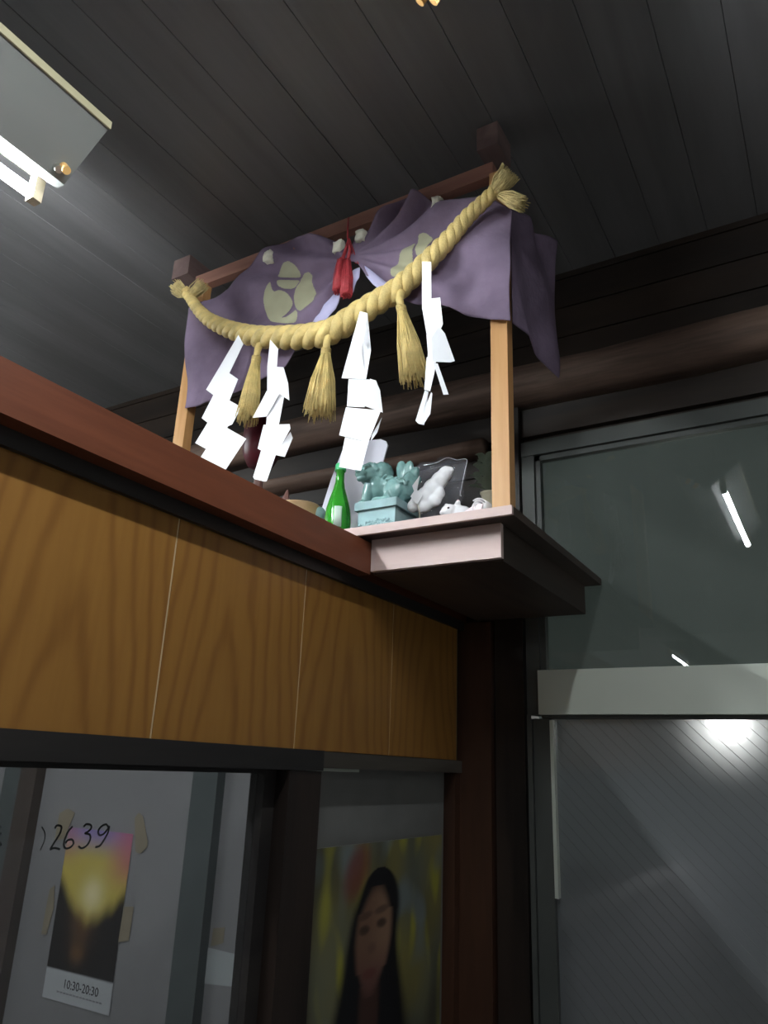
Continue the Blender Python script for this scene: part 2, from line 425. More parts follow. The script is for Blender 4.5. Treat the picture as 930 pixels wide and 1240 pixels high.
# window heads, posts, recess
struct('trim_5', B((XP-.10, XP+.016, YB, 1.730, 1.589, 1.640)), HEADW, bevel=.003)
struct('trim_6', B((XP-.08, XP+.008, 1.732, YR-.052, 1.597, 1.638)), LEDGE, bevel=.005)
struct('trim_7', B((XP-.10, XP+.012, 1.590, 1.728, 0, 1.588)), DARKW, bevel=.004)
struct('trim_8', B((XP-.08, XP+.016, YB, 1.588, .90, .95)), LEDGE, bevel=.004)
wb = struct('window_3', B((XP-.075, XP-.03, 1.545, 1.59, .95, 1.589), (XP-.075, XP-.03, YB, 1.545, 1.578, 1.589)), HEADW)
obj('pane', B((XP-.054, XP-.050, YB, 1.55, .95, 1.58)), GLASS1, wb)
struct('wall_recess', B((XP-.10, XP-.045, 1.728, YR, 0, 1.60)), GREYBD)
struct('trim_9', B((XP-.045, XP+.0, 2.575, YR-.049, 0, 1.596)), POST_R, bevel=.004)
obj('light_slit', B((XP-.044, XP-.030, 1.735, 1.98, 1.588, 1.596)), ALU, bpy.data.objects['wall_recess'])

# handwriting on the office window: 2639 and the end of what stands before it
def strokes(name, lines, r, parent):
    bm = bmesh.new()
    for ln in lines:
        add_tube(bm, smooth_path(ln, 6*len(ln)) if len(ln) > 2 else ln, r, 6)
    for v in bm.verts: v.co.x = XP-.0495+(v.co.x-(XP-.0495))*.25
    return obj(name, bm, INK, parent)
digits = thing('phone_number', (XP-.0495, 1.1, 1.46), 'handwritten black digits 2639 on the glass of the office window', 'writing')
DG = [
 [[(-1.270,0.979,1.474),(-1.270,0.982,1.479),(-1.270,0.990,1.478),(-1.270,0.993,1.474),(-1.270,0.991,1.464),(-1.270,0.983,1.451),(-1.270,0.976,1.439)], [(-1.270,0.976,1.439),(-1.270,0.985,1.441),(-1.270,0.997,1.438)]],
 [[(-1.270,1.017,1.476),(-1.270,1.010,1.469),(-1.270,1.005,1.457),(-1.270,1.004,1.445),(-1.270,1.010,1.439),(-1.270,1.019,1.440),(-1.270,1.025,1.446),(-1.270,1.021,1.453),(-1.270,1.012,1.453),(-1.270,1.007,1.448)]],
 [[(-1.270,1.042,1.475),(-1.270,1.048,1.479),(-1.270,1.058,1.477),(-1.270,1.060,1.471),(-1.270,1.053,1.465),(-1.270,1.048,1.463),(-1.270,1.059,1.460),(-1.270,1.062,1.452),(-1.270,1.057,1.442),(-1.270,1.046,1.437),(-1.270,1.037,1.441)]],
 [[(-1.270,1.102,1.471),(-1.270,1.094,1.477),(-1.270,1.083,1.473),(-1.270,1.078,1.465),(-1.270,1.083,1.458),(-1.270,1.092,1.460),(-1.270,1.099,1.467),(-1.270,1.103,1.473),(-1.270,1.102,1.462),(-1.270,1.095,1.449),(-1.270,1.087,1.439),(-1.270,1.077,1.437)]],
]
for d in DG: strokes('digit', d, .0021, digits)
strokes('bracket', [[(-1.270,0.951,1.478),(-1.270,0.959,1.468),(-1.270,0.961,1.455),(-1.270,0.956,1.439)]], .0012, digits)
strokes('character', [[(-1.270,0.856,1.481),(-1.270,0.870,1.481)], [(-1.270,0.859,1.470),(-1.270,0.873,1.470)], [(-1.270,0.861,1.488),(-1.270,0.867,1.465),(-1.270,0.877,1.451)], [(-1.270,0.862,1.455),(-1.270,0.876,1.455)]], .002, digits)

# taped poster on the frosted shop front behind the office window
def lerp(a, b, t): return tuple(p+(q-p)*t for p, q in zip(a, b))
def clamp(t): return max(0., min(1., t))
def sm(a, b, t): t = clamp((t-a)/(b-a)); return t*t*(3-2*t)
PX0, PX1, PZ0, PZ1 = -3.345, -2.895, .55, 1.272
def paint_sun(x, z):
    u = (x-PX0)/(PX1-PX0); v = (z-PZ0)/(PZ1-PZ0)
    sky = lerp((.62,.50,.10), (.30,.24,.50), sm(.80, 1.0, v))
    sky = lerp(sky, (.55,.14,.20), sm(.55,1,u)*sm(.62,.85,v)*.8)
    sky = lerp(sky, (.50,.20,.22), sm(.35,0,u)*sm(.72,.9,v)*.5)
    g = exp(-(((u-.52)/.16)**2+((v-.62)/.10)**2)); sky = lerp(sky, (.95,.86,.50), g*.9)
    ridge = .50+.12*abs(u-.5)*2-.03*noise.noise(Vector((u*7, 3, 0)))
    ridge += .06*sm(.82,.98,u)+.10*sm(.25,0,u)
    land = lerp((.018,.014,.014), (.13,.06,.025), exp(-((u-.42)/.16)**2)*sm(.2,.5,v))
    land = lerp(land, (.16,.08,.03), exp(-(((u-.42)/.10)**2+((v-.28)/.055)**2)))
    c = lerp(land, sky, sm(ridge-.10, ridge+.05, v))
    if v < .17:
        c = (.52,.54,.56)
    return c
sun = thing('sunset_poster', (-3.12, YR-.004, .55), 'taped landscape poster of a yellow sunset with a white caption strip at its foot', 'poster')
sheet('print', PX0, PX1, PZ0, PZ1, 'y', YR-.004, paint_sun, 46, 74, printed('poster_print'), sun)
def flat_text(txt, loc, size, m, parent, name='lettering'):
    cu_ = bpy.data.curves.new(name, 'FONT'); cu_.body = txt; cu_.size = size; cu_.extrude = .0004; cu_.resolution_u = 3
    o = bpy.data.objects.new(name, cu_); C.objects.link(o)
    me = bpy.data.meshes.new_from_object(o.evaluated_get(bpy.context.evaluated_depsgraph_get()))
    bpy.data.objects.remove(o); bpy.data.curves.remove(cu_)
    me.transform(Matrix.Translation(loc) @ Matrix.Rotation(radians(90), 4, 'X'))
    me.materials.clear(); return link(name, me, m, parent)
flat_text('10:30-20:30', (-3.215, YR-.0052, .607), .05, DARKD, sun)
bm = bmesh.new()
for k in range(14): add_box(bm, -3.25+k*.022, -3.25+k*.022+.016, YR-.0052, YR-.0045, .584, .590)
obj('caption_line', bm, mat('caption_grey', (.25,.26,.27), .6), sun)
for q in ([(-3.434,2.660,1.329),(-3.379,2.660,1.355),(-3.319,2.660,1.339),(-3.372,2.660,1.216),(-3.438,2.660,1.203)], [(-2.900,2.660,1.342),(-2.878,2.660,1.365),(-2.848,2.660,1.353),(-2.796,2.660,1.251),(-2.795,2.660,1.224),(-2.832,2.660,1.194),(-2.865,2.660,1.198)],
          [(-3.415,2.660,0.988),(-3.384,2.661,1.010),(-3.363,2.660,0.912),(-3.385,2.660,0.798),(-3.422,2.660,0.796)], [(-2.892,2.660,0.972),(-2.830,2.660,0.979),(-2.833,2.660,0.845),(-2.898,2.660,0.830)]):
    bm = bmesh.new(); add_plate(bm, q, (0, .001, 0)); obj('tape', bm, TAPE, sun)
slip = thing('notice_slip', (-2.24, YR-.004, .75), 'small pale paper notice taped to the white panel right of the grey mullion', 'paper')
bm = bmesh.new(); add_plate(bm, [(-2.388,2.663,0.879),(-2.092,2.663,0.872),(-2.080,2.663,0.773),(-2.377,2.663,0.750)], (0,.0015,0)); obj('sheet', bm, SLIP, slip)
bm = bmesh.new(); add_plate(bm, [(-2.357,2.662,0.952),(-2.295,2.662,0.963),(-2.296,2.662,0.906),(-2.360,2.662,0.885)], (0,.0012,0)); obj('tape', bm, TAPE, slip)

# poster of a woman in the recess
RP = -1.2515
def ell(y, z, c, ry, rz, a=0.):
    dy, dz = y-c[1], z-c[2]; dy, dz = dy*cos(a)+dz*sin(a), -dy*sin(a)+dz*cos(a)
    return (dy/ry)**2+(dz/rz)**2
FC = [(-1.252,2.103,1.151)][0]; HC = [(-1.252,2.098,1.109)][0]; HT = [(-1.252,2.131,1.278)][0]
EL = [(-1.252,2.048,1.165)][0]; ER = [(-1.252,2.144,1.173)][0]; MO = [(-1.252,2.084,1.052)][0]; NO = [(-1.252,2.093,1.114)][0]
CH = [(-1.252,2.089,0.998)][0]; FT = [(-1.252,2.117,1.270)][0]; EARL = [(-1.252,1.998,1.322)][0]
def paint_woman(y, z):
    n1 = noise.noise(Vector((y*7, z*3.2, 1))); n2 = noise.noise(Vector((y*16, z*6, 5))); n3 = noise.noise(Vector((y*5, z*5, 11)))
    c = lerp((.10,.095,.06), (.27,.23,.07), clamp(.5+.9*n1)); c = lerp(c, (.15,.17,.15), clamp(.2+n3)); c = lerp(c, (.36,.34,.06), clamp(n2*2.2-.2)); c = lerp(c, (.20,.23,.22), clamp(noise.noise(Vector((y*9, z*7, 21)))*2.4-.35))
    c = lerp(c, (.05,.05,.045), clamp(-n1*1.2-.1))
    d = ell(y, z, EARL, .05, .075, -.7); c = lerp(c, (.20,.05,.045), sm(2.2, .1, d)*.8)
    # hair: crown, falling to both sides
    hw = .14+.10*sm(HT[2]-.1, HT[2]-.5, z)
    top = HT[2]+.045
    yc = HC[1]+(HT[1]-HC[1])*sm(HC[2], HT[2], z)
    inside = sm(1.14, .80, abs(y-yc)/(hw*math.sqrt(clamp(1-((z-top+.16)/.16)**2)) if z > top-.16 else hw)) if z < top else 0
    c = lerp(c, (.012,.012,.014), inside)
    # neck and face
    fa = -.06
    neck = sm(1.3, .6, abs(y-CH[1])/.055)*(1 if z < CH[2]+.03 else 0); c = lerp(c, (.075,.036,.028), neck*.9)
    cy, cz = (FT[1]+CH[1])/2, (FT[2]+CH[2])/2; hh = (FT[2]-CH[2])/2
    t = (z-cz)/hh; wdt = .098*(1-.42*clamp(-t)**1.3-.22*clamp(t)**2)
    yy = cy+(FT[1]-CH[1])/2*t
    f = sm(1.2, .78, hypot((y-yy)/wdt, t*.98) if abs(t) > .55 else abs(y-yy)/wdt)*(1 if abs(t) < 1.02 else 0)
    skin = lerp((.21,.115,.075), (.29,.17,.11), sm(yy-.05, yy+.07, y)); skin = lerp(skin, (.17,.08,.065), sm(.1, -.9, t))
    c = lerp(c, skin, f)
    for E in (EL, ER):
        c = lerp(c, (.04,.025,.02), sm(2.2, .1, ell(y, z, E, .026, .011))*f*.85)
        c = lerp(c, (.05,.03,.025), sm(2.4, .1, ell(y, z, (0, E[1], E[2]+.036), .036, .009, .1))*f*.6)
    c = lerp(c, (.14,.075,.055), sm(2.4, .0, ell(y, z, NO, .020, .012))*f*.6)
    c = lerp(c, (.16,.05,.045), sm(2.2, .1, ell(y, z, MO, .034, .012))*f*.8)
    return tuple(q*.8 for q in c)
wp = thing('portrait_poster', (RP, 2.16, .5), 'portrait poster of a woman with long dark hair before yellow green foliage in the recess', 'poster')
sheet('print', 1.762, 2.535, .42, 1.393, 'x', RP, paint_woman, 190, 240, printed('portrait_print', .45), wp)

# ------------------------------------------------------------------ fluorescent fixtures
def fixture(xr, y1, side, radiance, label, L=1.24, starters=((.045, -.03),), dz=0.):
    """ridge-shaped twin housing: ridge at xr, sloped wings rising to both sides, one tube fitted on the side away from `side`"""
    ZR, ZW, HW = 3.09+dz, 3.22+dz, .17
    t = thing('fluorescent_light', (xr, y1-L/2, ZW), label, 'ceiling light', 'bare tube ceiling lights')
    y0 = y1-L
    prof = [(-.015, ZR), (.015, ZR), (HW, ZW-.004), (HW, ZW+.012), (-HW, ZW+.012), (-HW, ZW-.004)]
    bm = bmesh.new(); n = len(prof)
    A = [bm.verts.new((xr+a, y0, b)) for a, b in prof]; Bv = [bm.verts.new((xr+a, y1, b)) for a, b in prof]
    bm.faces.new(A); bm.faces.new(Bv[::-1])
    for i in range(n): bm.faces.new((A[i], A[(i+1) % n], Bv[(i+1) % n], Bv[i]))
    obj('housing', bm, ENAMEL, t)
    for sg in (-1, 1): obj('edge_trim', B((xr+sg*(HW+.0015)-.0025, xr+sg*(HW+.0015)+.0025, y0, y1+.002, ZW-.010, ZW+.014)), EDGEY, t, bevel=.001)
    xt = xr-side*.078; zt = 3.075+dz
    bm = bmesh.new(); add_tube(bm, [(xt, y0+.035, zt), (xt, y1-.035, zt)], .0162, 14); obj('tube', bm, emit('tube_glow', (.90, .97, 1.0), radiance), t, smooth=True)
    for yy in (y0+.022, y1-.022):
        obj('socket', B((xt-.016, xt+.016, yy-.014, yy+.014, zt-.022, zt+.085)), SOCK, t, bevel=.006)
    for dx, dy in starters:
        xs = xr+side*dx; zs = ZR+(ZW-ZR)*(dx-.015)/(HW-.015); nx, nz = side*.64, -.77
        bm = bmesh.new(); add_tube(bm, [(xs, y1+dy, zs), (xs+nx*.030, y1+dy, zs+nz*.030)], .0115, 14); s = obj('starter', bm, STARTC, t)
        bm = bmesh.new(); add_tube(bm, [(xs-side*.016, y1+dy-.012, zs), (xs-side*.016+nx*.03, y1+dy-.012, zs+nz*.03)], .0105, 12); obj('starter_can', bm, TIN, s)
    for yy in (y0+.25, y1-.5):
        bm = bmesh.new(); add_tube(bm, [(xr, yy, ZW+.005), (xr, yy, CZ+.002)], .006, 8); obj('hanger_rod', bm, ENAMEL, t)
    return t
fixture(-1.672, .962, 1, TUBE_A, 'bare tube ceiling light with grey sloped housing left of the shrine')
fixture(-.49, 1.04, -1, TUBE_B, 'bare tube ceiling light whose end just enters the top edge', starters=((.090, .012), (.052, .004)), dz=.08)
fixture(-1.66, -4.45, 1, TUBE_C, 'far bare tube ceiling light seen only as a small glint in the transom glass')
fixture(-3.45, 1.75, 1, FILL_D, 'added unseen fill light over the office beyond the partition')  # unseen tube light added to brighten the office and back wall
fixture(1.35, -1.2, 1, FILL_E, 'added unseen fill light over the right side of the room')  # added out of view as fill for the right side and ceiling

# ------------------------------------------------------------------ shrine shelf and frame
sh = thing('household_shrine', (-1.35, 2.2, 2.24), 'wooden shrine shelf with slender posts and top rails on the partition corner', 'shrine')
SX0, SX1, SY0, SY1 = -2.06, -.688, 1.79, YR
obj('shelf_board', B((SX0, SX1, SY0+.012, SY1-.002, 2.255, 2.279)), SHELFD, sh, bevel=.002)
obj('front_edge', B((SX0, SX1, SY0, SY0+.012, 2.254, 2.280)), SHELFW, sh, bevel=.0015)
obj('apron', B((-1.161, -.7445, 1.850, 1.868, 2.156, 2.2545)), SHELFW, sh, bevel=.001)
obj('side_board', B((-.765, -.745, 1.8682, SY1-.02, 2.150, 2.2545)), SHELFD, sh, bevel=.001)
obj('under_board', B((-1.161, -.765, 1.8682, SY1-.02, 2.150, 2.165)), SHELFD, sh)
obj('post', B((-.7455, -.6935, 1.792, 1.832, 2.280, 3.41)), POSTW, sh, bevel=.002)
obj('post', B((-2.02, -1.966, 1.792, 1.832, 2.280, 3.41)), POSTW, sh, bevel=.002)
obj('front_rail', B((-2.03, -.737, 1.80, 1.835, 3.408, 3.463)), RAILW, sh, bevel=.002)
obj('rail_block', B((-.785, -.712, 1.785, 1.90, 3.515, 3.606)), HORNW, sh, bevel=.003)
obj('rail_block', B((-2.125, -2.035, 1.76, 1.90, 3.455, 3.545)), HORNW, sh, bevel=.003)

# ------------------------------------------------------------------ curtain
CY = 1.765
KN = [(-1.222,1.765,3.222)][0]
CR1 = [(-1.502,1.765,3.184)][0]; CR2 = [(-0.985,1.765,3.148)][0]
def disp(x, z):
    k = 1.0-.8*exp(-(((x-CR1[0])/.16)**2+((z-CR1[2])/.16)**2)**2)-.6*exp(-(((x-CR2[0])/.12)**2+((z-CR2[2])/.14)**2)**2)
    return k*(1.6*disp0(x, z)+.008*noise.noise(Vector((x*14-z*6, z*7, 4))))
def disp0(x, z):
    dx, dz = x-KN[0], z-KN[2]; r = hypot(dx, dz); th = atan2(dz, dx)
    f = .016*sin(15*th+4*noise.noise(Vector((x*2, z*2, 0))))*sm(.02, .25, r)*sm(.75, .2, r)
    f += .014*noise.noise(Vector((x*7+z*3, z*4-x*2, 2)))+.010*sin(x*22+z*9)*sm(.3, .6, r)
    f -= .012*exp(-(r/.09)**2)
    return f
cur = thing('shrine_curtain', (-1.35, CY, 3.3), 'purple crested cloth curtain gathered in the middle across the shrine front', 'curtain')
TOP = [(-1.994,1.765,3.278),(-1.926,1.765,3.287),(-1.864,1.765,3.304),(-1.791,1.765,3.322),(-1.726,1.765,3.355),(-1.671,1.765,3.395),(-1.616,1.765,3.439),(-1.544,1.765,3.452),(-1.450,1.765,3.409),(-1.389,1.765,3.379),(-1.308,1.765,3.338),(-1.263,1.765,3.291),(-1.223,1.765,3.304),(-1.176,1.765,3.358),(-1.141,1.765,3.389),(-1.103,1.765,3.415),(-1.050,1.765,3.444),(-1.008,1.765,3.420),(-0.970,1.765,3.400),(-0.899,1.765,3.331),(-0.855,1.765,3.319),(-0.812,1.765,3.311),(-0.736,1.765,3.295),(-0.698,1.765,3.264),(-0.669,1.765,3.230)]
BOT = [(-1.969,1.765,2.848),(-1.872,1.765,2.836),(-1.787,1.765,2.830),(-1.734,1.765,2.847),(-1.683,1.765,2.865),(-1.624,1.765,2.873),(-1.562,1.765,2.884),(-1.475,1.765,2.910),(-1.418,1.765,2.975),(-1.349,1.765,3.065),(-1.286,1.765,3.131),(-1.241,1.765,3.205),(-1.200,1.765,3.194),(-1.154,1.765,3.120),(-1.114,1.765,3.075),(-1.069,1.765,3.029),(-1.007,1.765,3.000),(-0.972,1.765,2.986),(-0.936,1.765,2.975),(-0.879,1.765,2.945),(-0.846,1.765,2.920),(-0.808,1.765,2.891),(-0.739,1.765,2.856),(-0.703,1.765,2.839),(-0.668,1.765,2.821)]
def cloth(T_, B_, n, m, dfun, flip=False):
    T_ = smooth_path(T_, n); B_ = smooth_path(B_, n); bm = bmesh.new(); V = []
    for a, b in zip(T_, B_):
        col = []
        for j in range(m+1):
            p = a.lerp(b, j/m); col.append(bm.verts.new(dfun(p)))
        V.append(col)
    for i in range(n-1):
        for j in range(m): bm.faces.new((V[i][j], V[i+1][j], V[i+1][j+1], V[i][j+1]))
    return bm
front = obj('front_cloth', cloth(TOP, BOT, 200, 60, lambda p: Vector((p.x, CY+disp(p.x, p.z), p.z))), CLOTH, cur, smooth=True)
so = front.modifiers.new('thickness', 'SOLIDIFY'); so.thickness = .0016; so.offset = 0
ST = [(-0.688,1.816,3.271),(-0.688,1.927,3.323),(-0.688,2.030,3.356),(-0.688,2.161,3.413),(-0.688,2.256,3.451)]
SB = [(-0.688,1.818,2.857),(-0.688,1.907,2.865),(-0.688,2.017,2.873),(-0.688,2.111,2.874),(-0.688,2.201,2.861)]
side = obj('side_cloth', cloth(ST, SB, 60, 50, lambda p: Vector((p.x+(.012*sin((p.y*16+p.z*12))+.016*noise.noise(p*7))*sm(1.80,1.95,p.y)+.002, p.y+.05*sm(2.9,3.2,p.z)*sm(3.4,3.2,p.z)*(p.y-1.8)/.4, p.z))), CLOTH, cur, smooth=True)
so = side.modifiers.new('thickness', 'SOLIDIFY'); so.thickness = .0025; so.offset = 0
def inpoly(x, z, P):
    c = False; j = len(P)-1
    for i in range(len(P)):
        if (P[i][2] > z) != (P[j][2] > z) and x < (P[j][0]-P[i][0])*(z-P[i][2])/(P[j][2]-P[i][2])+P[i][0]: c = not c
        j = i
    return c
def crest(polys):
    st = .0022
    for P in polys:
        bm = bmesh.new(); P = [Vector(p) for p in P]
        for _ in range(2): P = [a.lerp(b, f) for a, b in zip(P, P[1:]+P[:1]) for f in (.2, .8)]
        xs = [p[0] for p in P]; zs = [p[2] for p in P]; cache = {}
        def V(i, j):
            if (i, j) not in cache:
                x_, z_ = min(xs)+i*st, min(zs)+j*st; cache[i, j] = bm.verts.new((x_, CY+disp(x_, z_)-.0050, z_))
            return cache[i, j]
        for i in range(int((max(xs)-min(xs))/st)+1):
            for j in range(int((max(zs)-min(zs))/st)+1):
                if inpoly(min(xs)+(i+.5)*st, min(zs)+(j+.5)*st, P): bm.faces.new((V(i,j), V(i+1,j), V(i+1,j+1), V(i,j+1)))
        obj('crest_lobe', bm, CRESTM, cur, smooth=True)
crest([[(-1.570,1.765,3.281),(-1.564,1.765,3.316),(-1.543,1.765,3.332),(-1.514,1.765,3.328),(-1.483,1.765,3.301),(-1.463,1.765,3.267),(-1.456,1.765,3.239)],
       [(-1.565,1.765,3.267),(-1.508,1.765,3.245),(-1.451,1.765,3.226),(-1.467,1.765,3.201),(-1.487,1.765,3.198),(-1.523,1.765,3.210),(-1.552,1.765,3.234)],
       [(-1.588,1.765,3.265),(-1.579,1.765,3.237),(-1.568,1.765,3.211),(-1.538,1.765,3.210),(-1.508,1.765,3.191),(-1.487,1.765,3.161),(-1.480,1.765,3.139),(-1.483,1.765,3.114),(-1.498,1.765,3.095),(-1.518,1.765,3.085),(-1.490,1.765,3.080),(-1.463,1.765,3.094),(-1.457,1.765,3.102),(-1.442,1.765,3.082),(-1.452,1.765,3.050),(-1.487,1.765,3.050),(-1.554,1.765,3.077),(-1.584,1.765,3.108),(-1.610,1.765,3.159),(-1.616,1.765,3.196),(-1.603,1.765,3.232)],
       [(-1.451,1.765,3.233),(-1.447,1.765,3.259),(-1.425,1.765,3.259),(-1.400,1.765,3.226),(-1.397,1.765,3.184),(-1.380,1.765,3.140),(-1.381,1.765,3.115),(-1.412,1.765,3.101),(-1.435,1.765,3.086),(-1.458,1.765,3.109),(-1.474,1.765,3.141),(-1.479,1.765,3.168),(-1.469,1.765,3.195),(-1.450,1.765,3.215)]])
crest([[(-1.081,1.765,3.115),(-1.061,1.765,3.159),(-1.032,1.765,3.197),(-0.996,1.765,3.229),(-0.992,1.765,3.182),(-1.007,1.765,3.133),(-1.041,1.765,3.101)], [(-0.990,1.765,3.246),(-0.960,1.765,3.249),(-0.922,1.765,3.203),(-0.946,1.765,3.166),(-0.982,1.765,3.143)]])
# pale inner faces fanning out below the knot
def fan(polys):
    for pl in polys:
        bm = bmesh.new(); add_plate(bm, pl, (0, .002, 0))
        bmesh.ops.triangulate(bm, faces=bm.faces); bmesh.ops.subdivide_edges(bm, edges=bm.edges, cuts=2, use_grid_fill=True)
        for v in bm.verts: v.co.y += .006*sin(v.co.x*95+v.co.z*30)
        obj('lining_fold', bm, LINING, cur, smooth=True)
fan([[(-1.219,1.745,3.168),(-1.194,1.745,3.185),(-1.191,1.745,3.139),(-1.211,1.745,3.094),(-1.233,1.745,3.085),(-1.226,1.745,3.128)], [(-1.286,1.750,3.121),(-1.264,1.750,3.095),(-1.296,1.750,3.034),(-1.327,1.750,2.998),(-1.382,1.750,3.001),(-1.352,1.750,3.057)],
     [(-1.195,1.745,3.199),(-1.178,1.745,3.186),(-1.117,1.745,3.120),(-1.061,1.745,3.060),(-1.045,1.745,3.021),(-1.088,1.745,3.041),(-1.134,1.745,3.091),(-1.169,1.745,3.141)]])
for c in [(-1.604,1.752,3.370),(-1.288,1.752,3.301),(-1.200,1.752,3.310),(-0.909,1.752,3.328)]:
    bm = bmesh.new()
    add_box(bm, c[0]-.016, c[0]+.016, c[1]-.012, c[1]+.012, c[2]-.022, c[2]+.02)
    bmesh.ops.subdivide_edges(bm, edges=bm.edges, cuts=3, use_grid_fill=True)
    for v in bm.verts: v.co += Vector((noise.noise(v.co*60), noise.noise(v.co*55+Vector((9,0,0))), noise.noise(v.co*50)))*.007
    obj('tie', bm, TIEM, cur, smooth=True)

# red tassel on its cord
tas = thing('red_tassel', [(-1.246,1.735,3.281)][0], 'red silk tassel on a cord at the gathered middle of the purple curtain', 'tassel')
bm = bmesh.new(); add_tube(bm, [[(-1.286,1.795,3.455)][0]]+[(-1.244,1.735,3.352),(-1.241,1.735,3.309),(-1.232,1.735,3.276)], .0032, 8); obj('cord', bm, REDM, tas, smooth=True)
bm = bmesh.new()
add_tube(bm, [(-1.237,1.735,3.301),(-1.245,1.735,3.263),(-1.262,1.735,3.216)], [.004,.006,.007], 8); add_tube(bm, [(-1.236,1.733,3.299),(-1.226,1.733,3.252),(-1.237,1.733,3.206)], [.004,.006,.006], 8)
add_tube(bm, [(-1.238,1.740,3.308),(-1.217,1.740,3.250),(-1.194,1.740,3.189)], .0028, 6); add_tube(bm, [(-1.242,1.742,3.305),(-1.225,1.742,3.248),(-1.206,1.742,3.197)], .0022, 6); obj('loop', bm, REDM, tas, smooth=True)
for a, b in (((413,314),(409,352)), ((420,315),(420,358))):
    bm = bmesh.new()
    A0, B0 = (Vector(p) for p in ([[(-1.259,1.730,3.225)][0], [(-1.262,1.730,3.101)][0]] if a[0] == 413 else [[(-1.235,1.730,3.213)][0], [(-1.228,1.730,3.070)][0]]))
    add_tube(bm, [A0, A0.lerp(B0, .08), A0.lerp(B0, .5), A0.lerp(B0, .97)], [.008, .013, .017, .020], 14)
    for k in range(60):
        an = random.uniform(0, 2*pi); rr = math.sqrt(random.random())
        p = A0+Vector((cos(an)*.012, sin(an)*.012, 0))*rr; q = B0+Vector((cos(an)*.021, sin(an)*.018, random.uniform(-.006,.006)))*rr
        q.z = B0.z+random.uniform(-.008, .006); add_tube(bm, [p, p.lerp(q, .5)+Vector((cos(an), sin(an), 0))*.005*rr, q], .0016, 4)
    obj('fringe', bm, REDM, tas, smooth=True)

# ------------------------------------------------------------------ straw rope
rp = thing('straw_rope', [(-1.465,1.720,2.973)][0], 'thick twisted straw rope with three tassels slung across the shrine', 'rope')
RPATH = [(-1.990,1.720,3.332),(-1.951,1.720,3.282),(-1.902,1.720,3.219),(-1.838,1.720,3.156),(-1.761,1.720,3.102),(-1.676,1.720,3.053),(-1.577,1.720,3.008),(-1.465,1.720,2.973),(-1.359,1.720,2.949),(-1.269,1.720,2.942),(-1.181,1.720,2.972),(-1.105,1.720,2.997),(-1.036,1.720,3.018),(-0.967,1.720,3.059),(-0.905,1.720,3.104),(-0.846,1.720,3.150),(-0.791,1.720,3.202),(-0.739,1.720,3.237),(-0.701,1.720,3.264),(-0.674,1.720,3.286)]
NP = 420; path = smooth_path(RPATH, NP)
slen = [0]
for a, b in zip(path, path[1:]): slen.append(slen[-1]+(b-a).length)
TOT = slen[-1]
def rope_r(s):
    u = s/TOT; return .019+.021*sin(pi*clamp((u-.02)/.98))**1.3
for st_ in range(3):
    pts, rad, ph = [], [], 2*pi*st_/3
    for i, p in enumerate(path):
        t = (path[min(i+1, NP-1)]-path[max(i-1, 0)]).normalized(); n = Vector((0,1,0)); n = (n-t*n.dot(t)).normalized(); b = t.cross(n)
        R = rope_r(slen[i]); an = ph
        pts.append(p+(n*cos(an)+b*sin(an))*R*.50); rad.append(R*.60)
        if i < NP-1: ph -= (slen[i+1]-slen[i])/(R*3.5)*2*pi/1.05
    bm = bmesh.new(); add_tube(bm, pts, rad, 12); obj('strand', bm, STRAW, rp, smooth=True)
def brush(name, base, tip, r0, r1, n, m, core=True, curl=0.):
    base, tip = Vector(base), Vector(tip); ax = (tip-base); n0, b0 = frame_of(ax); bm = bmesh.new()
    if core: add_tube(bm, [base, base.lerp(tip, .4), base.lerp(tip, .9)], [r0*.9, r0+(r1-r0)*.35, r1*.75], 10)
    for k in range(n):
        an = random.uniform(0, 2*pi); rr = math.sqrt(random.random())
        d = (n0*cos(an)+b0*sin(an))
        p = base+d*r0*rr; q = tip+d*r1*rr*random.uniform(.9, 1.15)+ax*random.uniform(-.14, .05)
        m_ = p.lerp(q, .5)+d*(r1-r0)*.10*rr+Vector((random.uniform(-1,1), random.uniform(-1,1), random.uniform(-1,1)))*curl
        add_tube(bm, [p, m_, q], [.0022, .0022, .0013], 4)
    return obj(name, bm, m, rp, smooth=True)
def seg2(a, b): return a, b
for (a, b, w) in (([(-1.568,1.705,2.945)][0], [(-1.577,1.700,2.672)][0], .036), ([(-1.271,1.700,2.891)][0], [(-1.275,1.695,2.626)][0], .052), ([(-1.006,1.700,2.968)][0], [(-0.942,1.700,2.670)][0], .044)):
    A0, B0 = Vector(a), Vector(b)
    o = brush('straw_tassel', A0.lerp(B0, .16), B0, .013, w, 170, STRAW, curl=.003)
    bm = bmesh.new()
    add_tube(bm, [A0+Vector((0,.01,.03)), A0, A0.lerp(B0, .10), A0.lerp(B0, .18)], [.014,.012,.011,.016], 12)
    for k in range(5):
        c = A0.lerp(B0, .10+.018*k); g = [c+Vector((cos(a_)*.0145, sin(a_)*.0145, 0)) for a_ in [2*pi*i/14 for i in range(15)]]; add_tube(bm, g, .0022, 5, cap=False)
    n_ = obj('binding', bm, STRAW, o, smooth=True); n_.matrix_parent_inverse = Matrix.Identity(4)
brush('frayed_end', [(-1.987,1.720,3.316)][0], [(-2.027,1.700,3.354)][0], .017, .030, 90, STRAWD, curl=.006)
brush('frayed_end', [(-1.967,1.725,3.298)][0], [(-1.885,1.715,3.328)][0], .014, .026, 70, STRAWD, curl=.006)
brush('frayed_end', [(-0.695,1.720,3.265)][0], [(-0.637,1.700,3.294)][0], .020, .036, 130, STRAWD, curl=.006)
brush('frayed_end', [(-0.682,1.725,3.244)][0], [(-0.608,1.720,3.177)][0], .012, .024, 80, STRAWD, curl=.006)

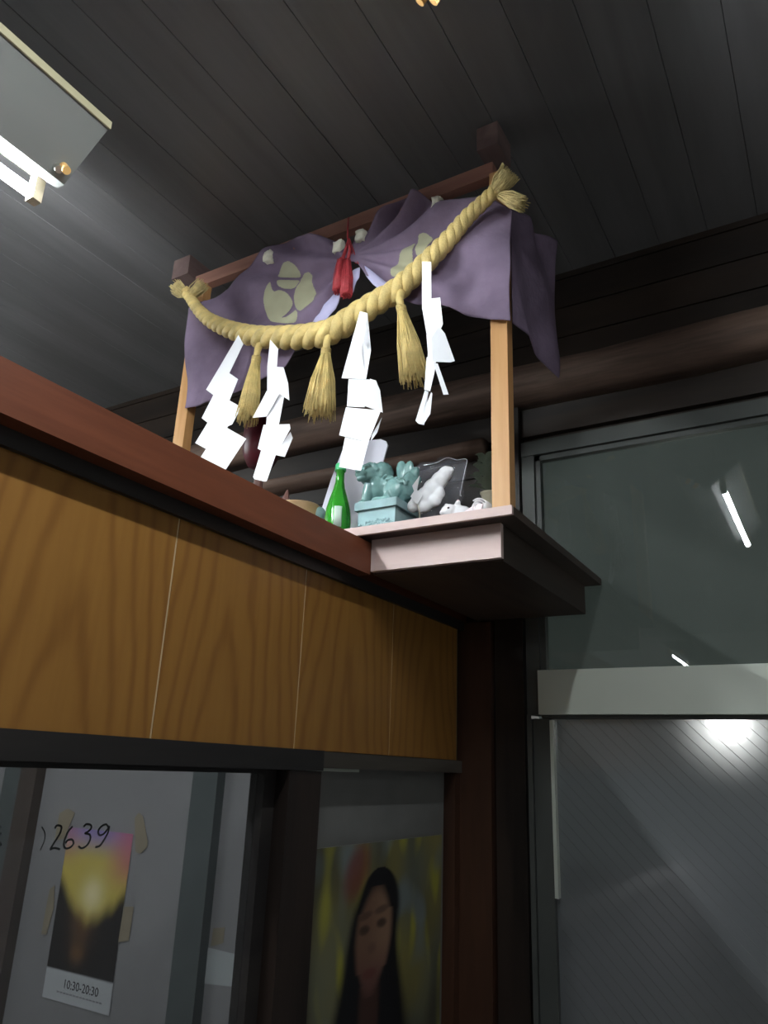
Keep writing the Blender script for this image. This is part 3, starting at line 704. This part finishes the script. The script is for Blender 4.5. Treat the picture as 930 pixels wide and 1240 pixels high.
# ------------------------------------------------------------------ zigzag paper streamers
def streamer(label, pieces, y0, slope=.10):
    """pieces: folded paper quads, each at its own depth, tilted a little like hanging folds"""
    top = pieces[0][0][0]
    t = thing('paper_streamer', (top[0], y0, top[2]), label, 'paper streamer', 'zigzag paper streamers on the straw rope')
    for poly, dy, tilt in pieces:
        bm = bmesh.new(); cx = sum(p[0] for p in poly)/len(poly); cz = sum(p[2] for p in poly)/len(poly)
        pts = [(p[0], p[1]+dy*.35+(tilt*.8 if tilt >= .6 else tilt*.3)*(p[0]-cx), p[2]) for p in poly]
        add_plate(bm, pts, (0, .0009, 0)); bmesh.ops.triangulate(bm, faces=[f for f in bm.faces if len(f.verts) > 4]); obj('fold', bm, PAPER, t)
    return t
streamer('leftmost white zigzag paper streamer, four broad folds hanging over the beam', [
  ([(-1.643,1.680,3.013),(-1.616,1.680,2.970),(-1.664,1.680,2.868),(-1.723,1.680,2.795),(-1.762,1.680,2.826),(-1.717,1.680,2.893)], 0, .1),
  ([(-1.664,1.680,2.868),(-1.622,1.680,2.835),(-1.649,1.680,2.760),(-1.732,1.680,2.691),(-1.762,1.680,2.715),(-1.723,1.680,2.795)], -.004, .2),
  ([(-1.649,1.680,2.760),(-1.604,1.680,2.730),(-1.644,1.680,2.656),(-1.721,1.680,2.591),(-1.775,1.680,2.623),(-1.732,1.680,2.691)], -.008, .2),
  ([(-1.644,1.680,2.656),(-1.556,1.680,2.600),(-1.632,1.680,2.495),(-1.744,1.680,2.557),(-1.721,1.680,2.591)], -.012, .2),
  ([(-1.610,1.680,2.728),(-1.602,1.680,2.723),(-1.623,1.680,2.664),(-1.640,1.680,2.655)], .004, .6)], 1.68)
streamer('curled white zigzag paper streamer beside the leftmost straw tassel', [
  ([(-1.493,1.680,2.950),(-1.456,1.680,2.907),(-1.454,1.680,2.832),(-1.453,1.680,2.741),(-1.484,1.680,2.754),(-1.494,1.680,2.849)], 0, .1),
  ([(-1.454,1.680,2.832),(-1.430,1.680,2.833),(-1.414,1.680,2.776),(-1.407,1.680,2.714),(-1.433,1.680,2.733),(-1.453,1.680,2.741)], .012, .9),
  ([(-1.484,1.680,2.754),(-1.453,1.680,2.741),(-1.423,1.680,2.731),(-1.473,1.680,2.659),(-1.537,1.680,2.671)], -.012, -.3),
  ([(-1.437,1.680,2.737),(-1.415,1.680,2.721),(-1.426,1.680,2.620),(-1.476,1.680,2.625),(-1.476,1.680,2.666)], .006, .2),
  ([(-1.483,1.680,2.632),(-1.379,1.680,2.614),(-1.374,1.680,2.598),(-1.413,1.680,2.532),(-1.482,1.680,2.542),(-1.497,1.680,2.551)], -.006, .1),
  ([(-1.384,1.680,2.594),(-1.377,1.680,2.574),(-1.393,1.680,2.507),(-1.418,1.680,2.512),(-1.413,1.680,2.532)], .012, .9),
  ([(-1.482,1.680,2.542),(-1.416,1.680,2.532),(-1.448,1.680,2.432),(-1.456,1.680,2.432),(-1.498,1.680,2.447),(-1.504,1.680,2.455)], -.010, .05)], 1.68)
streamer('longest white zigzag paper streamer, hanging in front of the green bottle and tablet', [
  ([(-1.133,1.675,2.948),(-1.105,1.675,2.934),(-1.122,1.675,2.813),(-1.086,1.675,2.797),(-1.098,1.675,2.702),(-1.186,1.675,2.726)], 0, .1),
  ([(-1.161,1.675,2.717),(-1.081,1.675,2.697),(-1.099,1.675,2.609),(-1.161,1.675,2.625)], .004, .1),
  ([(-1.081,1.675,2.697),(-1.067,1.675,2.693),(-1.056,1.675,2.661),(-1.047,1.675,2.589),(-1.099,1.675,2.609)], .014, .9),
  ([(-1.161,1.675,2.620),(-1.041,1.675,2.585),(-1.078,1.675,2.491),(-1.179,1.675,2.531)], -.008, .15),
  ([(-1.068,1.675,2.511),(-1.046,1.675,2.570),(-1.055,1.675,2.522),(-1.070,1.675,2.491)], .016, .9),
  ([(-1.160,1.675,2.523),(-1.078,1.675,2.491),(-1.099,1.675,2.406),(-1.174,1.675,2.430)], -.002, .1)], 1.675)
streamer('rightmost twisted white zigzag paper streamer with a looped tail, near the post', [
  ([(-0.917,1.675,3.057),(-0.886,1.675,3.046),(-0.883,1.675,2.914),(-0.894,1.675,2.791),(-0.913,1.675,2.892)], 0, .1),
  ([(-0.883,1.675,2.914),(-0.854,1.675,2.910),(-0.844,1.675,2.818),(-0.888,1.675,2.727),(-0.894,1.675,2.791)], -.004, .3),
  ([(-0.855,1.675,2.813),(-0.841,1.675,2.790),(-0.817,1.675,2.703),(-0.827,1.675,2.697),(-0.869,1.675,2.695),(-0.873,1.675,2.772)], .012, .9),
  ([(-0.888,1.675,2.732),(-0.870,1.675,2.765),(-0.874,1.675,2.702),(-0.894,1.675,2.643)], -.008, .3),
  ([(-0.893,1.675,2.720),(-0.861,1.675,2.717),(-0.868,1.675,2.663),(-0.880,1.675,2.609),(-0.898,1.675,2.618)], -.004, .1),
  ([(-0.898,1.675,2.618),(-0.889,1.675,2.613),(-0.902,1.675,2.547),(-0.898,1.675,2.508),(-0.912,1.675,2.513),(-0.920,1.675,2.522)], -.002, .6),
  ([(-0.880,1.675,2.609),(-0.877,1.675,2.605),(-0.881,1.675,2.542),(-0.898,1.675,2.508),(-0.909,1.675,2.512)], .004, .6),
  ([(-0.868,1.675,2.692),(-0.858,1.675,2.692),(-0.832,1.675,2.597),(-0.844,1.675,2.595)], .016, .9)], 1.675)

# ------------------------------------------------------------------ offerings on the shelf
SZ = 2.2805
# green sake bottle
bt = thing('sake_bottle', (-1.307, 1.872, SZ), 'green glass bottle with a green cap and pale label at the shelf front', 'bottle')
bm = bmesh.new(); add_lathe(bm, [(.036,0),(.041,.004),(.0425,.015),(.0425,.065),(.039,.10),(.030,.135),(.019,.170),(.0145,.195),(.0135,.225),(.016,.228),(.016,.236)], (-1.307,1.872,SZ), 36); obj('bottle_glass', bm, BOTTLE, bt, smooth=True)
bm = bmesh.new(); add_lathe(bm, [(.017,.233),(.0178,.235),(.0178,.252),(.0155,.2565),(.004,.258)], (-1.307,1.872,SZ), 30)
add_lathe(bm, [(.0185,.2325),(.0185,.2365)], (-1.307,1.872,SZ), 30); obj('cap', bm, CAPM, bt, smooth=False)
bm = bmesh.new(); seg = 10; a0 = -1.27
for i in range(seg):
    t0, t1 = a0+i*.06, a0+(i+1)*.06
    q = [(-1.307+cos(t)*.0432, 1.872+sin(t)*.0432, zz) for t, zz in ((t0, SZ+.030), (t1, SZ+.030), (t1, SZ+.098), (t0, SZ+.098))]
    q = [((p[0]+1.307)*(1 if p[2] < SZ+.08 else .96)-1.307, (p[1]-1.872)*(1 if p[2] < SZ+.08 else .96)+1.872, p[2]) for p in q]
    bm.faces.new([bm.verts.new(p) for p in q])
bmesh.ops.remove_doubles(bm, verts=bm.verts, dist=1e-5); lb = obj('label', bm, LABELP, bt, smooth=True); s_ = lb.modifiers.new('t', 'SOLIDIFY'); s_.thickness = .0008; s_.offset = 0

def remeshed(o, vox, sub=0):
    r = o.modifiers.new('remesh', 'REMESH'); r.mode = 'VOXEL'; r.voxel_size = vox; r.use_smooth_shade = True
    s = o.modifiers.new('smooth', 'SMOOTH'); s.factor = .5; s.iterations = 3
    return o

# small pale green figure peeking out behind the bottle
bm = bmesh.new(); c = Vector((-1.412, 1.93, SZ+.05))
add_ball(bm, c+Vector((0,0,.020)), (.028,.024,.030), nz=.2); add_tube(bm, [c+Vector((0,0,-.0495)), c+Vector((0,0,-.03)), c], [.026,.020,.022], 14); add_ball(bm, c+Vector((-.004,-.010,.066)), (.024,.022,.026), nz=.3)
add_ball(bm, c+Vector((-.016,-.024,.060)), .012); add_ball(bm, c+Vector((-.02,-.018,.044)), (.012,.010,.008)); add_ball(bm, c+Vector((-.008,-.022,.03)), (.018,.012,.010))
fg = thing('green_figure', tuple(c), 'small pale green glazed figure beside the left of the green bottle', 'figurine')
remeshed(obj('body', bm, CELAL, fg, smooth=True), .003)
bm = bmesh.new(); add_tube(bm, [c+Vector((-.016,-.008,.080)), c+Vector((-.026,-.010,.094)), c+Vector((-.033,-.012,.100))], [.006,.005,.001], 8); obj('horn', bm, DARKD, fg, smooth=True)

# tilted white rounded board
tb = thing('white_tablet', (-1.38, 1.985, SZ), 'tall white board with rounded corners leaning behind the green bottle', 'board')
cen = [(-1.486,1.970,2.410),(-1.456,1.970,2.561),(-1.431,1.970,2.688),(-1.418,1.970,2.704),(-1.398,1.970,2.710),(-1.274,1.970,2.697),(-1.250,1.970,2.683),(-1.239,1.970,2.663),(-1.254,1.970,2.556),(-1.271,1.970,2.341)]
bm = bmesh.new(); pts = [Vector((p[0], 1.97+.22*(p[2]-2.30), p[2])) for p in cen]
pts[0].z = pts[-1].z = SZ+.0005; pts[0].y = pts[-1].y = 1.965
add_plate(bm, pts, (0, .006, 0)); obj('board', bm, TABLET, tb, bevel=.0015)
# guardian lion on its pedestal
LX0, LX1, LY0, LY1 = -1.212, -1.080, 1.845, 1.965
ln = thing('guardian_lion', (-1.144, 1.905, SZ), 'celadon green guardian lion statue sitting on a square pedestal', 'statue')
bm = B((LX0, LX1, LY0, LY1, SZ, SZ+.0705)); pd = obj('pedestal', bm, CELAL, ln, bevel=.003)
bm = B((LX0-.009, LX1+.009, LY0-.009, LY1+.009, SZ+.071, SZ+.097)); obj('pedestal_top', bm, CELAL, ln, bevel=.003)
bm = bmesh.new()
for k in range(46): add_ball(bm, (LX0+.006+(LX1-LX0-.012)*((k*.618) % 1), LY0-.0005, SZ+.014+.022*random.random()), random.uniform(.0025,.0048), sub=1)
obj('relief_band', bm, CELAL, ln, smooth=True)
bm = bmesh.new(); Z0 = SZ+.097; cx, cy = -1.138, 1.905
def P(x, y, z): return (cx+x, cy+y, Z0+z)
add_ball(bm, P(.034,.002,.044), (.050,.040,.046))                  # haunches
add_ball(bm, P(-.002,0,.062), (.056,.038,.040), .35, axis='Y')     # back rising to the shoulders
add_ball(bm, P(-.038,-.004,.066), (.040,.038,.050))                # chest
add_tube(bm, [P(-.056,-.024,.07), P(-.064,-.030,.032), P(-.066,-.030,0)], [.023,.018,.016], 12)   # forelegs
add_tube(bm, [P(-.048,.022,.07), P(-.054,.026,.03), P(-.056,.026,0)], [.023,.018,.016], 12)
add_ball(bm, P(-.072,-.036,.009), (.021,.016,.011)); add_ball(bm, P(-.064,.024,.008), (.019,.014,.010))
add_ball(bm, P(.030,-.030,.040), (.034,.018,.036), .5, axis='Y')   # thigh
add_tube(bm, [P(.014,-.042,.026), P(.030,-.040,.012), P(-.014,-.042,.007)], [.016,.013,.011], 10)
add_ball(bm, P(-.018,-.042,.009), (.022,.015,.011)); add_tube(bm, [P(.05,.022,.05), P(.01,.036,.02), P(-.005,.036,.006)], [.028,.02,.012], 10)
add_ball(bm, P(-.062,-.016,.112), (.044,.042,.040))                # head
add_ball(bm, P(-.030,-.002,.112), (.040,.040,.042), .5, axis='Y')  # mane behind it
add_ball(bm, P(-.074,-.054,.101), (.022,.017,.015)); add_ball(bm, P(-.072,-.052,.085), (.019,.015,.009))  # muzzle, jaw
add_ball(bm, P(-.077,-.071,.106), (.010,.006,.007))                # nose
add_ball(bm, P(-.091,-.048,.125), (.014,.009,.006), -.5); add_ball(bm, P(-.056,-.055,.125), (.014,.009,.006), .3)   # brows
add_ball(bm, P(-.036,-.040,.126), (.012,.007,.009)); add_ball(bm, P(-.096,-.008,.130), (.008,.010,.010))   # ears
for k in range(34):                                                # curls of the mane
    a = k*2.399; zz = .138-.080*(k/33); ca, sa = cos(a), sin(a); rr = .037*math.sqrt(max(.15, 1-((zz-.108)/.046)**2))
    if ca < .0 and sa < .1: continue
    add_ball(bm, P(-.040+ca*rr*1.05, sa*rr-.006, zz), random.uniform(.0065,.009), sub=1)
for (tx, tz, h, wd, ro) in ((.044,.100,.042,.021,-.22),(.064,.096,.040,.020,.18),(.082,.082,.032,.018,.55),(.092,.060,.022,.014,1.0)):   # flame tail
    add_ball(bm, P(tx, .002, tz+.008), (wd,.013,h), ro, axis='Y')
add_ball(bm, P(.072,.0,.060), (.028,.028,.045))
for k in range(14): add_ball(bm, P(.000+.0065*k, -.036-.003*sin(k), .085-.0025*k+.006*sin(k*2)), (.008,.006,.006), sub=1)
lion = remeshed(obj('lion', bm, CELA, ln, smooth=True), .0021)
for e in ((-.091,-.052,.116), (-.059,-.060,.116)):
    bm = bmesh.new(); add_ball(bm, P(*e), .0042, sub=1); obj('eye', bm, CELAL, ln, smooth=True)

# paper tag beside the lion
tg = thing('paper_tag', (-1.01, 1.865, 2.37), 'small folded white paper tag between the lion statue and the clear bag', 'paper')
bm = bmesh.new(); add_plate(bm, [(-1.035,1.865,2.416),(-1.010,1.865,2.445),(-1.018,1.865,2.400),(-1.029,1.865,2.399)], (0,.001,0)); obj('flap', bm, PAPER, tg)
bm = bmesh.new(); add_plate(bm, [(-1.037,1.860,2.380),(-1.021,1.860,2.402),(-0.995,1.860,2.379),(-1.014,1.860,2.351)], (.001,.001,0)); obj('flap', bm, PAPER, tg)
bm = bmesh.new(); add_tube(bm, [[(-1.022,1.864,2.374)][0], (-1.008, 1.866, 2.33), (-1.006,1.867,SZ)], .0012, 6); obj('stick', bm, BEIGE, tg)

# clear plastic bag, crumpled
bg = thing('plastic_bag', (-.985, 1.99, SZ), 'crumpled clear plastic bag standing open behind the white bundle', 'bag')
bm = bmesh.new(); BT = [(-1.110,1.990,2.538),(-1.067,1.990,2.540),(-1.019,1.990,2.537),(-0.981,1.990,2.547),(-0.946,1.990,2.532),(-0.909,1.990,2.528)]; BB = [(-1.097,1.990,2.324),(-1.062,1.990,2.325),(-1.027,1.990,2.326),(-0.993,1.990,2.327),(-0.959,1.990,2.325),(-0.945,1.990,2.326)]
for s, off in ((0, -.012), (1, .022)):
    T_, B_ = smooth_path(BT, 26), smooth_path(BB, 26); V = []
    for i, (a, b) in enumerate(zip(T_, B_)):
        col = []
        for j in range(21):
            p = a.lerp(b, j/20); p.z = max(p.z, SZ+.001) if j < 20 else SZ+.001
            ed = min(i, 25-i)/25*2
            q = noise.noise(Vector((p.x*24+s*7, p.z*20, s*3)))*.028+noise.noise(Vector((p.x*60, p.z*45, s*5)))*.014
            p.y = 1.99+off*(.3+ed)+q; p.x += .006*noise.noise(Vector((p.x*30, p.z*30, 7)))*ed; col.append(bm.verts.new(p))
        V.append(col)
    for i in range(25):
        for j in range(20): bm.faces.new((V[i][j], V[i+1][j], V[i+1][j+1], V[i][j+1]))
obj('film', bm, CLEARBAG, bg, smooth=True)
bm = bmesh.new(); add_tube(bm, smooth_path([(-1.054,1.972,2.526),(-1.010,1.972,2.527),(-0.972,1.972,2.537),(-0.938,1.972,2.524)], 16), .0009, 5); obj('rim_fold', bm, WRAP, bg)
bm = bmesh.new(); add_tube(bm, smooth_path([(-0.939,1.975,2.525),(-0.905,1.975,2.521),(-0.911,1.975,2.484),(-0.919,1.975,2.447),(-0.927,1.975,2.405)], 20), .0009, 5); obj('rim_fold', bm, WRAP, bg)
# white bundle
bm = bmesh.new()
for p, r in zip([(-1.051,1.930,2.357),(-1.032,1.930,2.373),(-1.009,1.930,2.383),(-0.987,1.930,2.404),(-0.964,1.930,2.428),(-0.945,1.930,2.446),(-0.931,1.930,2.452),(-1.014,1.930,2.354),(-0.980,1.930,2.366),(-0.967,1.930,2.385)], (.022,.028,.032,.032,.028,.024,.014,.026,.024,.022)):
    add_ball(bm, (p[0]+.012, p[1]-.045, max(p[2], SZ+r*.9)), (r, r*.8, r), nz=.1)
bd = thing('wrapped_bundle', (-1.0, 1.93, SZ), 'milky white twisted plastic bundle lying against the clear bag', 'bundle')
remeshed(obj('wrapping', bm, WRAP, bd, smooth=True), .004)
# ceramic animal figure
c = Vector((-.897, 1.905, SZ)); bm = bmesh.new()
add_ball(bm, c+Vector((0,0,.032)), (.046,.034,.032)); add_ball(bm, c+Vector((-.022,-.020,.040)), (.028,.024,.026)); add_ball(bm, c+Vector((.002,-.014,.066)), (.009,.008,.012), .5, axis='Y'); add_ball(bm, c+Vector((-.036,-.010,.064)), (.008,.007,.010))
add_ball(bm, c+Vector((-.034,-.036,.036)), (.012,.010,.009))
cf = thing('animal_figurine', tuple(c), 'small white china animal figurine with pink tints between bundle and rolled paper', 'figurine')
remeshed(obj('body', bm, WHITEC, cf, smooth=True), .003)
bm = bmesh.new(); add_ball(bm, c+Vector((-.014,-.0425,.046)), (.004,.002,.003), sub=1); obj('eye', bm, DARKD, cf)
bm = bmesh.new(); add_ball(bm, c+Vector((.004,-.016,.071)), (.005,.004,.007), sub=1); obj('pink_patch', bm, PINKC, cf, smooth=True)
bm = bmesh.new(); add_ball(bm, c+Vector((.006,-.030,.014)), (.030,.008,.010), sub=2); obj('pink_patch', bm, PINKC, cf, smooth=True)
# rolled paper
rl = thing('paper_roll', (-.82, 1.86, SZ), 'rolled white paper with a pink printed sheet end in front of the post corner', 'paper roll')
a, b = Vector((-.805, 1.835, SZ+.026)), Vector((-.795, 1.90, SZ+.026)); bm = bmesh.new(); ring = []
for i in range(46):
    th = i*.33; r = .009+.0175*i/45; ring.append((cos(th)*r, sin(th)*r))
Va = [bm.verts.new(a+Vector((p, 0, q))) for p, q in ring]; Vb = [bm.verts.new(b+Vector((p, 0, q))) for p, q in ring]
for i in range(45): bm.faces.new((Va[i], Va[i+1], Vb[i+1], Vb[i]))
o = obj('roll', bm, WHITEC, rl, smooth=True); s_ = o.modifiers.new('t', 'SOLIDIFY'); s_.thickness = .0016
bm = bmesh.new(); add_plate(bm, [(-.885,1.832,SZ+.001),(-.80,1.832,SZ+.002),(-.79,1.835,SZ+.032),(-.815,1.84,SZ+.036),(-.865,1.84,SZ+.012)], (0,.003,0)); obj('sheet_end', bm, mat('pink_white_paper', (.88,.72,.76), .5), rl)
bm = bmesh.new()
for x_, z_ in ((-.858,.004),(-.848,.006),(-.836,.005),(-.829,.009)): add_ball(bm, (x_, 1.8315, SZ+z_), (.0028,.001,.0022), sub=1)
obj('print_mark', bm, mat('red_print', (.5,.1,.12), .6), rl)

# vase with evergreen sprig behind the right post
vs_ = thing('offering_vase', (-.905, 2.16, SZ), 'beige vase holding a dusty green evergreen sprig behind the right post', 'vase')
bm = bmesh.new(); add_lathe(bm, [(.030,0),(.046,.006),(.050,.03),(.044,.055),(.048,.07),(.052,.075),(.040,.085),(.026,.115),(.022,.15),(.030,.185),(.034,.19),(.026,.19),(.018,.17)], (-.905,2.16,SZ), 30); obj('vase_body', bm, BEIGE, vs_, smooth=True)
top = Vector((-.905, 2.16, SZ+.18))
for k in range(34):
    an = k*2.399; h = .0+.13*(k/33); d = Vector((cos(an), sin(an)*.8, .75)).normalized(); base = top+Vector((cos(an)*.008, sin(an)*.008, h))
    Ln = .085-.03*(k/33); sd = d.cross(Vector((0,0,1))).normalized(); nm = sd.cross(d); bm = bmesh.new()
    prof = [(0,.002),(.25,.015),(.5,.021),(.75,.015),(1,.001)]; L_ = []; R_ = []; M_ = []
    for t, wv in prof:
        p = base+d*Ln*t+Vector((0,0,-.02*t*t)); L_.append(bm.verts.new(p+sd*wv+nm*.004)); M_.append(bm.verts.new(p)); R_.append(bm.verts.new(p-sd*wv+nm*.004))
    for i in range(4): bm.faces.new((L_[i], L_[i+1], M_[i+1], M_[i])); bm.faces.new((M_[i], M_[i+1], R_[i+1], R_[i]))
    obj('leaf', bm, LEAF, vs_, smooth=True)
bm = bmesh.new()
for dx in (-.01, .008, 0): add_tube(bm, [top+Vector((0,0,-.15)), top+Vector((dx*.5,0,.0)), top+Vector((dx*2,dx,.15))], [.004,.003,.0015], 6)
obj('stem', bm, mat('stem_green', (.10,.10,.05), .6), vs_)

# bent wood tray rim and twig left of the tablet, dark red ornament behind the streamers
TRX, TRY = -1.515, 1.90
tr = thing('wooden_tray', (TRX, TRY, SZ), 'pale bent wood tray whose curved rim shows left of the white board', 'tray')
ZT = 2.405
bm = bmesh.new(); n = 40; R1 = []
for i in range(n):
    a = 2*pi*i/n; R1.append([bm.verts.new((TRX+cos(a)*r*.9, TRY+sin(a)*r*.7, z_)) for r, z_ in ((.105,SZ+.085),(.115,SZ+.14),(.110,SZ+.145),(.100,SZ+.089))])
for i in range(n):
    for k in range(4): bm.faces.new((R1[i][k], R1[(i+1) % n][k], R1[(i+1) % n][(k+1) % 4], R1[i][(k+1) % 4]))
obj('rim', bm, TRAYW, tr, smooth=False)
bm = bmesh.new(); add_lathe(bm, [(.09,0),(.092,.002),(.104,.086),(.098,.092)], (0,0,0), 40)
for v in bm.verts: v.co = Vector((TRX+v.co.x*.9, TRY+v.co.y*.7, SZ+v.co.z))
obj('foot', bm, SPIKE, tr, smooth=False)
tw = thing('wooden_spike', (-1.61, 1.86, SZ), 'short reddish wooden spike rising behind the beam left of the tray', 'stick')
bm = bmesh.new(); q = [(-1.507,1.850,2.437),(-1.502,1.850,2.471)]; add_tube(bm, [(q[0][0]-.01, 1.85, SZ), q[0], q[1]], [.020,.014,.003], 7); obj('shaft', bm, SPIKE, tw)
rd = thing('red_ornament', (-1.86, 2.12, SZ), 'dark red rounded lacquer ornament behind the curled paper streamer', 'ornament')
bm = bmesh.new(); cc = Vector([(-1.872,2.120,2.836)][0])
add_lathe(bm, [(.02,-.125),(.05,-.115),(.072,-.07),(.080,-.01),(.076,.05),(.052,.10),(.03,.115)], cc, 26); obj('body', bm, DKRED, rd, smooth=True)
bm = bmesh.new(); add_lathe(bm, [(.06,0),(.06,.012),(.018,.03),(.018,cc.z-.12-SZ),(.03,cc.z-.112-SZ)], (cc.x, cc.y, SZ), 20); obj('stand', bm, SPIKE, rd)

# ------------------------------------------------------------------ outside in the dark
struct('ground', B((-8, 8, YR+.15, 16, -.06, -.01)), CONC)
lp = thing('street_lamp', (-.57, 4.8, 0), 'round white lamp outside, glowing through the top of the wired door glass', 'lamp')
bm = bmesh.new(); add_ball(bm, (-.57, 4.8, 1.91), (.10,.10,.085), sub=3); obj('globe', bm, LAMPW, lp, smooth=True)
bm = bmesh.new(); add_tube(bm, [(-.57,4.8,1.97), (-.54,4.8,2.08), (-.40,4.8,2.10), (1.9,4.8,2.10)], .010, 8); add_tube(bm, [(1.9,4.8,0), (1.9,4.8,2.2)], .04, 10); obj('arm', bm, ALUD, lp)
gw = struct('wall_outside', B((-1.06, -.90, YR+.20, 9.0, 0, 1.11)), mat('pale_rendered_wall', (.46,.45,.48), .85, .08, 3.))
